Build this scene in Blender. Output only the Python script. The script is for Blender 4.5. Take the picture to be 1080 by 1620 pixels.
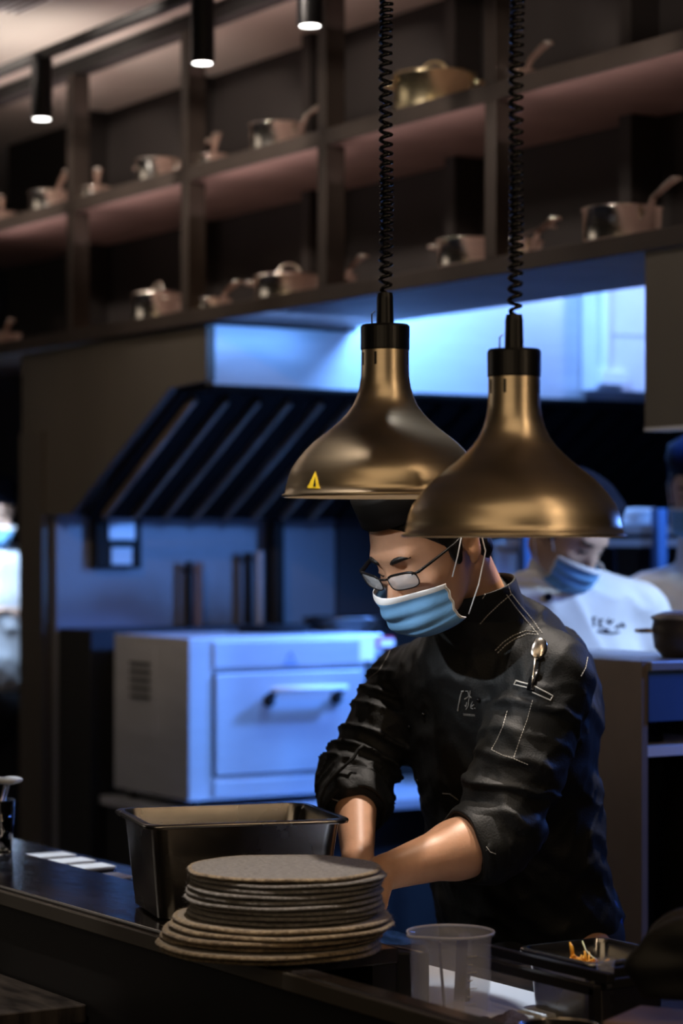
import bpy, bmesh, math, random
import numpy as np
from mathutils import Vector, Matrix
from mathutils.bvhtree import BVHTree
random.seed(7); np.random.seed(7)
for o in list(bpy.data.objects): bpy.data.objects.remove(o)
SC = bpy.context.scene
COL = SC.collection
PI = math.pi
# ------------------------------------------------------------------ camera
F = 3825.0                       # focal length in pixels (85 mm lens, 36 mm tall frame, 1620 px)
HOR = 865.0                      # horizon row
CAMZ = 1.5
FW = Vector((-0.8452, 0.5344, 0)); RT = Vector((0.5344, 0.8452, 0)); UP = Vector((0, 0, 1))
cd = bpy.data.cameras.new('camera'); cam = bpy.data.objects.new('camera', cd); COL.objects.link(cam)
cd.sensor_fit = 'VERTICAL'; cd.sensor_height = 36; cd.sensor_width = 24; cd.lens = 85
cd.shift_y = (HOR - 810) / 1620.0
cam.location = (0, 0, CAMZ)
cam.rotation_euler = FW.to_track_quat('-Z', 'Y').to_euler()
cd.clip_start = 0.05; cd.clip_end = 60
cd.dof.use_dof = True; cd.dof.focus_distance = 3.75; cd.dof.aperture_fstop = 3.6
SC.camera = cam
SC.view_settings.view_transform = 'Standard'; SC.view_settings.look = 'None'
SC.view_settings.exposure = 0.0; SC.view_settings.gamma = 1.0; SC.view_settings.use_curve_mapping = False
w = bpy.data.worlds.new('world'); SC.world = w; w.use_nodes = True
w.node_tree.nodes['Background'].inputs[0].default_value = (0.9, 0.75, 0.62, 1)
w.node_tree.nodes['Background'].inputs[1].default_value = 0.004

def W(px, py, Z):                # a point seen at photo pixel (px, py), Z metres into the room
    return FW * Z + RT * ((px - 540) / F * Z) + UP * (CAMZ - (py - HOR) / F * Z)
def CW(p):                       # (right, depth, height above eye) -> world
    return RT * p[0] + FW * p[1] + UP * (CAMZ + p[2])
def CC(px, py, Z):
    return np.array(((px - 540) / F * Z, Z, -(py - HOR) / F * Z))
def UV(px, v):                   # u on the line of sight through column px at room coordinate v
    t = (px - 540) / F; Z = v / (0.5344 + 0.8452 * t)
    return Z * (-0.8452 + 0.5344 * t)

def lamp(kind, name, loc, target, power, color, size=0.1, size_y=None, spot=60, blend=0.5, spread=None):
    ld = bpy.data.lights.new(name, kind); ld.energy = power; ld.color = color
    if kind == 'AREA':
        ld.size = size
        if size_y: ld.shape = 'RECTANGLE'; ld.size_y = size_y
        if spread: ld.spread = math.radians(spread)
    elif kind == 'SPOT':
        ld.shadow_soft_size = size; ld.spot_size = math.radians(spot); ld.spot_blend = blend
    else: ld.shadow_soft_size = size
    o = bpy.data.objects.new(name, ld); COL.objects.link(o); o.location = loc
    if target is not None:
        o.rotation_euler = (Vector(target) - Vector(loc)).to_track_quat('-Z', 'Y').to_euler()
    return o
PALEBLUE = (0.50, 0.70, 1.0); BLUE = (0.12, 0.34, 1.0); WARM = (1.0, 0.72, 0.45); NEUT = (1.0, 0.88, 0.78)
# cold kitchen light: first read off handle shadows, the rest added to brighten parts
lamp('SPOT', 'kitchen_light', (-6.35, 5.2, 2.0), (-7.0, 4.2, 0.8), 300, (0.09, 0.27, 1.0), 0.04, spot=58, blend=0.35)
lamp('SPOT', 'kitchen_light', (-4.9, 4.3, 1.95), (-6.95, 4.22, 0.85), 95, (0.09, 0.28, 1.0), 0.06, spot=26, blend=0.5)  # frontal spot added to brighten the oven front
lamp('AREA', 'kitchen_light', (-6.25, 4.75, 2.70), (-6.69, 4.65, 2.15), 22, (0.20, 0.42, 1), 0.25, 0.3)
lamp('AREA', 'kitchen_light', (-6.35, 4.42, 2.50), (-6.69, 4.05, 2.12), 26, (0.14, 0.38, 1), 0.2, 0.2)
lamp('SPOT', 'pass_spot', (-5.0, 1.9, 3.05), (-7.2, 4.15, 1.72), 70, WARM, 0.03, spot=32, blend=0.6)  # warm spot added to pick out the filter ribs
lamp('AREA', 'kitchen_light', (-6.0, 5.7, 2.70), (-6.6, 5.45, 2.2), 12, (0.30, 0.44, 1), 0.2, 0.2)
lamp('SPOT', 'kitchen_light', (-3.4, 4.6, 2.15), (-4.5, 3.72, 1.25), 160, PALEBLUE, 0.15, spot=52)
lamp('SPOT', 'kitchen_light', (-3.4, 6.4, 2.15), (-5.7, 5.1, 1.15), 260, BLUE, 0.15, spot=38)
lamp('SPOT', 'kitchen_light', (-8.55, 3.80, 1.76), (-8.95, 3.95, 1.15), 38, PALEBLUE, 0.05, spot=70)
lamp('SPOT', 'kitchen_light', (-4.4, 5.2, 2.1), (-5.15, 4.45, 1.3), 70, PALEBLUE, 0.1, spot=50)
lamp('AREA', 'kitchen_light', CW((1.5, 5.0, 0.4)), CW((0.3, 4.2, -0.3)), 18, (0.10, 0.26, 1.0), 0.3, 0.3)
# overhead key read off the shoulder highlights; other unseen spots and panels added
lamp('SPOT', 'pass_spot', CW((0.62, 4.35, 1.55)), CW((0.31, 4.08, 0.0)), 210, NEUT, 0.03, spot=19, blend=0.6)
lamp('SPOT', 'pass_spot', CW((0.85, 4.5, 1.45)), CW((0.245, 4.04, -0.03)), 150, (1, 0.80, 0.55), 0.02, spot=5, blend=0.7)
lamp('SPOT', 'pass_spot', CW((0.45, 3.72, 1.55)), CW((0.17, 3.90, -0.46)), 95, (1, 0.82, 0.64), 0.03, spot=8, blend=0.7)
lamp('SPOT', 'pass_spot', CW((-0.55, 3.2, 1.55)), CW((0.11, 3.85, -0.08)), 55, (1, 0.95, 0.92), 0.03, spot=13, blend=0.7)
lamp('SPOT', 'pass_spot', CW((-0.2, 3.1, 1.55)), CW((-0.09, 3.42, -0.45)), 170, NEUT, 0.03, spot=11, blend=0.6)
lamp('SPOT', 'pass_spot', CW((0.1, 3.6, 1.55)), CW((0.2, 3.46, -0.6)), 150, (0.8, 0.88, 1.0), 0.03, spot=12, blend=0.6)
lamp('SPOT', 'pass_spot', CW((-0.7, 4.9, 1.55)), CW((-0.52, 4.6, -0.6)), 170, (0.9, 0.95, 1.0), 0.03, spot=10, blend=0.6)
lamp('SPOT', 'dining_spot', CW((-0.9, 3.4, 1.55)), CW((-0.55, 3.85, -0.72)), 70, NEUT, 0.03, spot=14, blend=0.6)  # added to lift the guest table
lamp('AREA', 'dining_light', CW((1.45, 1.9, 0.75)), CW((0.15, 3.3, 0.24)), 3.2, WARM, 0.05, 1.3)  # strip added for the streak on the bronze shades
lamp('AREA', 'dining_light', CW((1.15, 2.4, 1.5)), CW((0.15, 3.3, 0.2)), 2.4, WARM, 0.06, 1.2)  # second strip added to carry that streak on
lamp('AREA', 'kitchen_light', (-6.34, 4.0, 2.175), (-6.69, 4.0, 2.14), 1.3, (0.14, 0.38, 1), 0.55, 0.03)  # small unseen light added for the left of the hood's upper panel
lamp('AREA', 'dining_light', (-9.5, -0.6, 2.0), (-6.0, 3.8, 2.6), 8, (1, 0.86, 0.72), 3.0, 1.6)  # unseen panel added for the pots to reflect
lamp('AREA', 'dining_light', CW((-1.2, 0.3, 0.9)), CW((0.1, 3.4, 0.2)), 9, (1.0, 0.74, 0.46), 2.6, 1.8)  # front panel added for the bronze shades to reflect
lamp('SPOT', 'dining_spot', CW((-1.5, 2.3, 0.95)), CW((0.10, 3.85, -0.105)), 190, (0.88, 0.94, 1.0), 0.03, spot=6.5, blend=1.0)  # narrow spot added to brighten the face mask
lamp('AREA', 'ceiling_panel', CW((0.0, 1.6, 1.66)), CW((0.0, 1.7, 0)), 7, (1.0, 0.74, 0.46), 2.0, 2.0)  # overhead panel added for reflections on the shade domes
lamp('AREA', 'cove_light', (-7.6, 2.3, 2.6), (-7.9, 2.5, 3.2), 14, (1, 0.93, 0.86), 2.4, 0.5, spread=100)  # unseen uplight added to brighten the top left ceiling

# ------------------------------------------------------------------ materials
def mat(name, color, metal=0.0, rough=0.5, noise=0.0, nscale=8.0, bump=0.0, bscale=40.0, emit=None, estr=0.0,
        trans=0.0, ior=1.45, sheen=0.0, stretch=None, aniso=0.0, color2=None, detail=4.0, sss=0.0, alpha=1.0, spec=None, rvar=0.0):
    m = bpy.data.materials.new(name); m.use_nodes = True; nt = m.node_tree; b = nt.nodes['Principled BSDF']
    b.inputs['Base Color'].default_value = (*color, 1); b.inputs['Metallic'].default_value = metal
    b.inputs['Roughness'].default_value = rough; b.inputs['IOR'].default_value = ior
    if trans: b.inputs['Transmission Weight'].default_value = trans
    if sheen: b.inputs['Sheen Weight'].default_value = sheen
    if aniso: b.inputs['Anisotropic'].default_value = aniso
    if sss:
        b.inputs['Subsurface Weight'].default_value = sss; b.inputs['Subsurface Radius'].default_value = (0.012, 0.005, 0.003)
        b.inputs['Subsurface Scale'].default_value = 1.0
    if alpha < 1: b.inputs['Alpha'].default_value = alpha
    if spec is not None: b.inputs['Specular IOR Level'].default_value = spec
    if emit: b.inputs['Emission Color'].default_value = (*emit, 1); b.inputs['Emission Strength'].default_value = estr
    tc = nt.nodes.new('ShaderNodeTexCoord'); mp = nt.nodes.new('ShaderNodeMapping')
    nt.links.new(tc.outputs['Object'], mp.inputs[0])
    if stretch: mp.inputs['Scale'].default_value = stretch
    n = nt.nodes.new('ShaderNodeTexNoise'); n.inputs['Scale'].default_value = nscale; n.inputs['Detail'].default_value = detail
    nt.links.new(mp.outputs[0], n.inputs[0])
    c2 = color2 if color2 else tuple(c * (1 - noise) for c in color)
    mx = nt.nodes.new('ShaderNodeMix'); mx.data_type = 'RGBA'
    mx.inputs[6].default_value = (*color, 1); mx.inputs[7].default_value = (*c2, 1)
    rp = nt.nodes.new('ShaderNodeMapRange'); rp.inputs[1].default_value = 0.35; rp.inputs[2].default_value = 0.65
    nt.links.new(n.outputs[0], rp.inputs[0]); nt.links.new(rp.outputs[0], mx.inputs[0])
    nt.links.new(mx.outputs[2], b.inputs['Base Color'])
    if rvar:
        rr = nt.nodes.new('ShaderNodeMapRange'); rr.inputs[1].default_value = 0.3; rr.inputs[2].default_value = 0.7
        rr.inputs[3].default_value = max(0.02, rough - rvar); rr.inputs[4].default_value = rough + rvar
        nt.links.new(n.outputs[0], rr.inputs[0]); nt.links.new(rr.outputs[0], b.inputs['Roughness'])
    if bump:
        n2 = nt.nodes.new('ShaderNodeTexNoise'); n2.inputs['Scale'].default_value = bscale; n2.inputs['Detail'].default_value = 5
        nt.links.new(mp.outputs[0], n2.inputs[0])
        bp = nt.nodes.new('ShaderNodeBump'); bp.inputs['Strength'].default_value = bump; bp.inputs['Distance'].default_value = 0.004
        nt.links.new(n2.outputs[0], bp.inputs['Height']); nt.links.new(bp.outputs[0], b.inputs['Normal'])
    return m
M = {}
M['bronze'] = mat('brushed_bronze', (0.76, 0.62, 0.43), 1, 0.29, noise=0.12, nscale=3, stretch=(1, 1, 18), aniso=0.5, bump=0.02, bscale=30)
M['shade_in'] = mat('white_enamel', (0.85, 0.82, 0.76), 0, 0.4)
M['blackplastic'] = mat('black_plastic', (0.006, 0.006, 0.007), 0, 0.35)
M['blackgloss'] = mat('black_cord', (0.005, 0.005, 0.006), 0, 0.22)
M['steel'] = mat('kitchen_steel', (0.60, 0.62, 0.66), 0.45, 0.38, noise=0.15, nscale=2, stretch=(1, 1, 6), rvar=0.06)
M['backsteel'] = mat('backsplash_steel', (0.30, 0.31, 0.34), 0.4, 0.45, noise=0.2, nscale=2)
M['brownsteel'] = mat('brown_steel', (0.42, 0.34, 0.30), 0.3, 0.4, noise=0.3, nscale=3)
M['steelpan'] = mat('gastronorm_steel', (0.36, 0.35, 0.34), 1, 0.25, noise=0.25, nscale=9, rvar=0.08)
M['pot'] = mat('pot_steel', (0.90, 0.84, 0.76), 1, 0.20, noise=0.1, nscale=6, stretch=(1, 1, 9))
M['brass'] = mat('brass_pot', (0.85, 0.72, 0.45), 1, 0.25, noise=0.1, nscale=6)
M['darksteel'] = mat('dark_brown_steel', (0.13, 0.115, 0.095), 0.5, 0.42, noise=0.2, nscale=2, stretch=(1, 1, 0.3))
M['shelfwood'] = mat('shelf_front_metal', (0.045, 0.034, 0.028), 0.4, 0.45, noise=0.25, nscale=5)
M['shelfboard'] = mat('shelf_board', (0.30, 0.21, 0.19), 0.1, 0.5, noise=0.2, nscale=5)
M['shelfback'] = mat('shelf_back', (0.010, 0.007, 0.006), 0, 0.6, noise=0.25, nscale=3)
M['black'] = mat('matt_black', (0.006, 0.006, 0.006), 0, 0.6, noise=0.3)
M['filter'] = mat('filter_dark', (0.006, 0.006, 0.006), 0.0, 0.6, spec=0.08)
M['filteredge'] = mat('filter_edge_steel', (0.40, 0.33, 0.26), 0.6, 0.45, noise=0.4, nscale=6)
M['ceiling'] = mat('ceiling_paint', (0.62, 0.54, 0.48), 0, 0.8, noise=0.05, nscale=2)
M['floor'] = mat('floor_tile', (0.06, 0.055, 0.05), 0, 0.5, noise=0.3, nscale=6)
M['stone'] = mat('dark_stone', (0.028, 0.025, 0.026), 0, 0.16, color2=(0.045, 0.038, 0.036), nscale=14, bump=0.04, bscale=90, stretch=(1, 3, 1), rvar=0.05)
M['marble'] = mat('veined_stone', (0.10, 0.085, 0.075), 0, 0.32, color2=(0.03, 0.026, 0.025), nscale=9, stretch=(1, 4, 1), bump=0.2, bscale=20)
M['darkwood'] = mat('pass_front', (0.006, 0.005, 0.005), 0, 0.6)
M['felt'] = mat('jute_felt', (0.30, 0.25, 0.195), 0, 0.95, color2=(0.17, 0.14, 0.105), nscale=160, bump=0.9, bscale=260, sheen=0.3)
M['felt2'] = mat('jute_felt_grey', (0.24, 0.225, 0.21), 0, 0.95, color2=(0.13, 0.12, 0.11), nscale=160, bump=0.9, bscale=260, sheen=0.3)
M['feltedge'] = mat('jute_edge', (0.36, 0.275, 0.17), 0, 0.95, color2=(0.16, 0.115, 0.07), nscale=120, bump=0.9, bscale=260, sheen=0.3)
M['skin'] = mat('skin', (0.62, 0.34, 0.21), 0, 0.45, noise=0.12, nscale=30, bump=0.06, bscale=220, sss=0.12)
M['skinpale'] = mat('skin_pale', (0.60, 0.38, 0.27), 0, 0.5, noise=0.1, nscale=30)
M['hair'] = mat('black_hair', (0.008, 0.007, 0.007), 0, 0.45, bump=0.6, bscale=160, stretch=(1, 1, 0.2))
M['jacket'] = mat('black_cotton', (0.006, 0.0065, 0.007), 0, 0.6, color2=(0.010, 0.011, 0.011), nscale=14, bump=0.22, bscale=300, sheen=0.02, spec=0.35)
M['jacketcuff'] = M['jacket']
M['thread'] = mat('white_thread', (0.62, 0.60, 0.56), 0, 0.8)
M['threaddim'] = mat('grey_thread', (0.30, 0.29, 0.27), 0, 0.8)
M['apronblue'] = mat('blue_apron', (0.03, 0.07, 0.22), 0, 0.8)
M['trouser'] = mat('dark_trousers', (0.012, 0.013, 0.018), 0, 0.8)
M['mask'] = mat('mask_blue', (0.20, 0.47, 0.84), 0, 0.8, noise=0.06, nscale=40, bump=0.15, bscale=300)
M['maskwhite'] = mat('mask_white', (0.82, 0.83, 0.85), 0, 0.8)
M['glass'] = mat('clear_glass', (1, 1, 1), 0, 0.02, trans=1.0, ior=1.5)
M['lens'] = mat('spectacle_lens', (0.9, 0.92, 0.95), 0, 0.05, alpha=0.4)  # pale, partly opaque colour imitates glare on the lenses
M['acrylic'] = mat('clear_acrylic', (0.80, 0.84, 1.0), 0, 0.06, alpha=0.20, rvar=0.03)
M['whitecoat'] = mat('white_cotton', (0.80, 0.82, 0.86), 0, 0.8, noise=0.08, nscale=10, bump=0.1, bscale=60)
M['navy'] = mat('navy_cloth', (0.006, 0.009, 0.022), 0, 0.7, spec=0.1)
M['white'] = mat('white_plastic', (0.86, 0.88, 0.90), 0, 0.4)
M['emitspot'] = mat('spot_lens', (1, 1, 1), 0, 0.3, emit=(1, 0.97, 0.92), estr=9)
M['emitwarm'] = mat('heat_bulb', (1, 0.9, 0.7), 0, 0.3, emit=(1, 0.72, 0.42), estr=1.2)
M['led'] = mat('green_led', (0, 1, 0.3), 0, 0.3, emit=(0.0, 1.0, 0.35), estr=2.2)
M['yellow'] = mat('warning_yellow', (0.85, 0.62, 0.03), 0, 0.5)
M['red'] = mat('label_red', (0.5, 0.03, 0.08), 0, 0.5)
M['orange'] = mat('pickled_orange', (0.95, 0.42, 0.03), 0, 0.4)
M['noodle'] = mat('pale_strand', (0.75, 0.68, 0.35), 0, 0.4)
M['towel'] = mat('purple_grey_towel', (0.11, 0.09, 0.13), 0, 0.95, bump=1.0, bscale=180)
M['pinkwood'] = mat('pinkish_board', (0.30, 0.19, 0.16), 0, 0.6, noise=0.2)
M['bluecard'] = mat('blue_painted_steel', (0.10, 0.20, 0.42), 0.3, 0.4, noise=0.1)  # fascia and rack posts: blue kitchen light put into the steel colour
M['navypaint'] = mat('grey_steel_wall', (0.055, 0.055, 0.065), 0.3, 0.55, noise=0.15, nscale=2)
M['acrylicrim'] = mat('acrylic_rim', (0.80, 0.84, 1.0), 0, 0.1, alpha=0.65)
M['clearwater'] = M['acrylic']

# ------------------------------------------------------------------ mesh helpers
def box(bm, x0, x1, y0, y1, z0, z1, mtx=None):
    vs = [bm.verts.new((x, y, z)) for x in (x0, x1) for y in (y0, y1) for z in (z0, z1)]
    if mtx is not None:
        for v in vs: v.co = mtx @ v.co
    for f in ((0, 1, 3, 2), (4, 6, 7, 5), (0, 4, 5, 1), (2, 3, 7, 6), (0, 2, 6, 4), (1, 5, 7, 3)):
        bm.faces.new([vs[i] for i in f])
    return bm
def bbox_(*a, **k): return box(bmesh.new(), *a, **k)
def frame_of(d):
    d = Vector(d).normalized(); a = Vector((0, 0, 1)) if abs(d.z) < 0.9 else Vector((1, 0, 0))
    x = d.cross(a).normalized(); return x, d.cross(x).normalized(), d
def tube(bm, pts, r, n=10, closed=False, cap=True, flat=1.0):
    pts = [Vector(p) for p in pts]; N = len(pts); rings = []; px = None
    for i, p in enumerate(pts):
        if closed: d = pts[(i + 1) % N] - pts[i - 1]
        else: d = pts[min(i + 1, N - 1)] - pts[max(i - 1, 0)]
        if d.length < 1e-9: d = Vector((0, 0, 1))
        d.normalize()
        if px is None: x, y, _ = frame_of(d)
        else:
            x = (px - d * px.dot(d)); x = x.normalized() if x.length > 1e-6 else frame_of(d)[0]
            y = d.cross(x)
        px = x; rr = r[i] if hasattr(r, '__len__') else r
        rings.append([bm.verts.new(p + x * (rr * math.cos(2 * PI * k / n)) + y * (rr * flat * math.sin(2 * PI * k / n))) for k in range(n)])
    for i in range(N if closed else N - 1):
        a, b = rings[i], rings[(i + 1) % N]
        for k in range(n): bm.faces.new((a[k], a[(k + 1) % n], b[(k + 1) % n], b[k]))
    if cap and not closed:
        bm.faces.new(rings[0][::-1]); bm.faces.new(rings[-1])
    return bm
def lathe(bm, prof, n=48, c=(0, 0, 0), closed=False):
    c = Vector(c); rings = []
    for r, z in prof:
        if r < 1e-6: rings.append([bm.verts.new(c + Vector((0, 0, z)))])
        else: rings.append([bm.verts.new(c + Vector((r * math.cos(2 * PI * k / n), r * math.sin(2 * PI * k / n), z))) for k in range(n)])
    R = len(rings)
    for i in range(R if closed else R - 1):
        a, b = rings[i], rings[(i + 1) % R]
        for k in range(n):
            k2 = (k + 1) % n
            if len(a) == 1 and len(b) == 1: continue
            if len(a) == 1: bm.faces.new((a[0], b[k2], b[k]))
            elif len(b) == 1: bm.faces.new((a[k], a[k2], b[0]))
            else: bm.faces.new((a[k], a[k2], b[k2], b[k]))
    return bm
def ellip(bm, c, rad, seg=16, rings=10, mtx=None):
    m = Matrix.Translation(Vector(c)) @ (mtx.to_4x4() if mtx else Matrix()) @ Matrix.Diagonal((*rad, 1))
    bmesh.ops.create_uvsphere(bm, u_segments=seg, v_segments=rings, radius=1, matrix=m); return bm
def prism(bm, poly, a0, a1, axis='y'):
    def P3(p, a): return {'y': (p[0], a, p[1]), 'x': (a, p[0], p[1]), 'z': (p[0], p[1], a)}[axis]
    A = [bm.verts.new(P3(p, a0)) for p in poly]; B = [bm.verts.new(P3(p, a1)) for p in poly]; n = len(poly)
    bm.faces.new(A); bm.faces.new(B[::-1])
    for i in range(n): bm.faces.new((A[i], B[i], B[(i + 1) % n], A[(i + 1) % n]))
    return bm
def obj(name, bm, m, parent=None, smooth=False, bevel=0.0, world=False, extra=None):
    bmesh.ops.recalc_face_normals(bm, faces=bm.faces[:])
    me = bpy.data.meshes.new(name); bm.to_mesh(me); bm.free()
    if world and parent is not None: me.transform(Matrix.Translation(-root_loc(parent)))
    me.materials.append(m)
    if extra:
        for e in extra: me.materials.append(e)
    if smooth:
        me.polygons.foreach_set('use_smooth', [True] * len(me.polygons))
    o = bpy.data.objects.new(name, me); COL.objects.link(o)
    if bevel:
        b = o.modifiers.new('bevel', 'BEVEL'); b.width = bevel; b.segments = 2; b.limit_method = 'ANGLE'; b.angle_limit = math.radians(40)
    if smooth == 'auto':
        s = o.modifiers.new('ws', 'WEIGHTED_NORMAL') if bevel else None
        me.polygons.foreach_set('use_smooth', [True] * len(me.polygons))
    if parent: o.parent = parent
    return o
def root_loc(o):
    p = Vector((0, 0, 0))
    while o is not None: p = p + o.location; o = o.parent
    return p
def tag(o, label, cat, group=None, kind=None):
    o['label'] = label; o['category'] = cat
    if group: o['group'] = group
    if kind: o['kind'] = kind
    return o
def thing(name, label, cat, loc=(0, 0, 0), rotz=0, group=None):
    o = bpy.data.objects.new(name, None); COL.objects.link(o); o.empty_display_size = 0.05
    o.location = loc; o.rotation_euler = (0, 0, rotz); return tag(o, label, cat, group)
def struct(name, bm, m, **k):
    o = obj(name, bm, m, **k); o['kind'] = 'structure'; return o
def dup(root, loc, rotz, label, group=None):
    def cp(o, par):
        c = o.copy(); COL.objects.link(c); c.parent = par
        for ch in list(o.children): cp(ch, c)
        return c
    r = cp(root, None); r.location = loc; r.rotation_euler = (0, 0, rotz); r['label'] = label
    if group: r['group'] = group
    return r

# ------------------------------------------------------------------ room shell
CEIL = CAMZ + 1.69
struct('floor', bbox_(-11, 3.2, -1.2, 8.2, -0.1, 0), M['floor'])
struct('ceiling', bbox_(-11, 3.2, -1.2, 8.2, CEIL, CEIL + 0.1), M['ceiling'])
struct('wall_back', bbox_(-11, 3.2, 8.2, 8.3, 0, CEIL), M['navypaint'])
struct('wall_left', bbox_(-11.1, -11, -1.2, 8.3, 0, CEIL), M['navypaint'])
# ceiling step and recess seen top left
c = thing('ceiling_vent', 'small pale ceiling vent grille at the top left edge', 'vent', (UV(14, 3.1), 3.1, CEIL - 0.02))
obj('frame', bbox_(-0.13, 0.13, -0.1, 0.1, 0.0, 0.02), M['white'], c, bevel=0.003)
b = bmesh.new()
for i in range(6): box(b, -0.11, 0.11, -0.08 + i * 0.03, -0.07 + i * 0.03, -0.006, 0.004)
obj('grille', b, M['shelfboard'], c)

# ------------------------------------------------------------------ shelf wall above the opening
VS = 3.7; ZL = CAMZ + 0.75; ZU = CAMZ + 1.205; VB = 4.25
pu = [UV(111, VS), UV(293, VS), UV(510, VS), UV(773, VS)]
sp = (pu[3] - pu[0]) / 3
US = [pu[0] - sp, pu[0], pu[0] + sp, pu[0] + 2 * sp, pu[0] + 3 * sp, pu[0] + 4 * sp + 0.0]
sh = thing('wall_shelving', 'tall dark brown open shelving with square posts holding pots above the kitchen opening', 'shelving', (US[0], VS, ZL))
def wp(name, bm, m, par, **k): return obj(name, bm, m, par, world=True, **k)
u0, u1 = US[0] - 0.9, US[5] + 0.9
wp('shelf_board', bbox_(u0, u1, VS, VB, ZL - 0.035, ZL), M['shelfboard'], sh, bevel=0.002)
wp('shelf_board', bbox_(u0, u1, VS, VB, ZU - 0.035, ZU), M['shelfboard'], sh, bevel=0.002)
wp('shelf_edge', bbox_(u0, u1, VS - 0.012, VS, ZL - 0.045, ZL + 0.002), M['shelfwood'], sh, bevel=0.002)
wp('shelf_edge', bbox_(u0, u1, VS - 0.012, VS, ZU - 0.045, ZU + 0.002), M['shelfwood'], sh, bevel=0.002)
wp('top_rail', bbox_(u0, u1, VS - 0.012, VS + 0.05, CEIL - 0.05, CEIL - 0.001), M['black'], sh)
for u in US:
    wp('post', bbox_(u, u + 0.05, VS - 0.014, VS + 0.05, ZL + 0.002, ZU - 0.045), M['shelfwood'], sh, bevel=0.002)
    wp('post', bbox_(u, u + 0.05, VS - 0.014, VS + 0.05, ZU + 0.002, CEIL - 0.05), M['shelfwood'], sh, bevel=0.002)
    wp('back_post', bbox_(u - 0.02, u + 0.03, VB - 0.10, VB, ZL, CEIL - 0.002), M['shelfback'], sh)
wp('back_panel', bbox_(u0, u1, VB, VB + 0.03, ZL - 0.03, CEIL - 0.002), M['shelfback'], sh)
# unseen area lights added in every bay, brightening the underside of the boards above
for i in range(5):
    uc = (US[i] + US[i + 1]) / 2 + 0.02
    for zz in (ZU - 0.16, CEIL - 0.20):
        lamp('AREA', 'shelf_strip_light', (uc, VS + 0.03, zz), (uc, VS + 0.07, zz + 0.5), 0.6 * (1.0 if i < 3 else 0.6), (1, 0.72, 0.68), 0.7, 0.02)

# ------------------------------------------------------------------ pots
def loop_pts(w_, h_, n=10, z=0):
    return [(w_ / 2 * math.cos(PI * k / n), h_ * math.sin(PI * k / n), z) for k in range(n + 1)]
def make_saucepan(r, h, L, m, lid=False, rise=0.3, helper=True):
    t = thing('saucepan', '', 'saucepan', (0, 0, 0))
    b = bmesh.new()
    lathe(b, [(0, 0), (r * 0.9, 0), (r * 0.97, 0.004), (r, 0.014), (r, h), (r + 0.005, h + 0.002), (r + 0.005, h + 0.005), (r - 0.003, h + 0.003), (r - 0.003, 0.016), (r * 0.9, 0.006), (0, 0.006)], 40)
    obj('pot_body', b, m, t, smooth=True)
    # long strap handle towards +x, with a hanging eye at the tip
    b = bmesh.new(); zt = h * 0.8
    pts = [(r - 0.002, 0, zt - 0.02), (r + 0.02, 0, zt), (r + L * 0.3, 0, zt + L * rise * 0.5), (r + L * 0.7, 0, zt + L * rise * 0.85), (r + L * 0.93, 0, zt + L * rise)]
    prev = None
    for k, p in enumerate(pts):
        wd = (0.011, 0.008, 0.009, 0.012, 0.014)[k]
        ring = [b.verts.new((p[0], s * wd, p[2] + q)) for s, q in ((-1, -0.002), (1, -0.002), (1, 0.003), (-1, 0.003))]
        if prev:
            for a in range(4): b.faces.new((prev[a], prev[(a + 1) % 4], ring[(a + 1) % 4], ring[a]))
        else: b.faces.new(ring)
        prev = ring
    b.faces.new(prev[::-1])
    tip = (r + L, 0, zt + L * rise * 1.03)
    tube(b, [(tip[0] + 0.014 * math.cos(a), 0.014 * math.sin(a), tip[2]) for a in [2 * PI * k / 14 for k in range(14)]], 0.0035, 8, closed=True)
    obj('handle', b, m, t, smooth=False, bevel=0.001)
    if helper:
        b = bmesh.new(); tube(b, [(-r - y, x, h * 0.8) for x, y, z in loop_pts(0.06, 0.03)], 0.0035, 8); obj('helper_handle', b, m, t, smooth=True)
    for s in (-1, 1):
        b = bmesh.new(); ellip(b, (r + 0.002, s * 0.005, zt - 0.015), (0.003, 0.004, 0.004), 8, 6); obj('rivet', b, m, t, smooth=True)
    if lid:
        add_lid(t, r, h, m)
    return t
def add_lid(t, r, h, m):
    b = bmesh.new(); lathe(b, [(r + 0.004, h + 0.004), (r + 0.004, h + 0.008), (r * 0.7, h + 0.016), (0, h + 0.02), (0, h + 0.017), (r * 0.7, h + 0.012), (r, h + 0.004)], 40)
    l = obj('lid', b, m, t, smooth=True)
    b = bmesh.new(); tube(b, [(x, 0, h + 0.016 + y) for x, y, z in loop_pts(0.07, 0.03)], 0.004, 8); obj('lid_handle', b, m, l, smooth=True)
def make_stockpot(r, h, m, lid=True):
    t = thing('cooking_pot', '', 'cooking pot', (0, 0, 0))
    b = bmesh.new()
    lathe(b, [(0, 0), (r * 0.94, 0), (r * 0.99, 0.004), (r, 0.014), (r, h), (r + 0.005, h + 0.002), (r + 0.005, h + 0.005), (r - 0.003, h + 0.003), (r - 0.003, 0.016), (0, 0.006)], 44)
    obj('pot_body', b, m, t, smooth=True)
    for s in (-1, 1):
        b = bmesh.new(); tube(b, [(s * (r + y), x, h * 0.82) for x, y, z in loop_pts(0.07, 0.032)], 0.0045, 8); obj('side_handle', b, m, t, smooth=True)
    if lid: add_lid(t, r, h, m)
    return t
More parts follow.
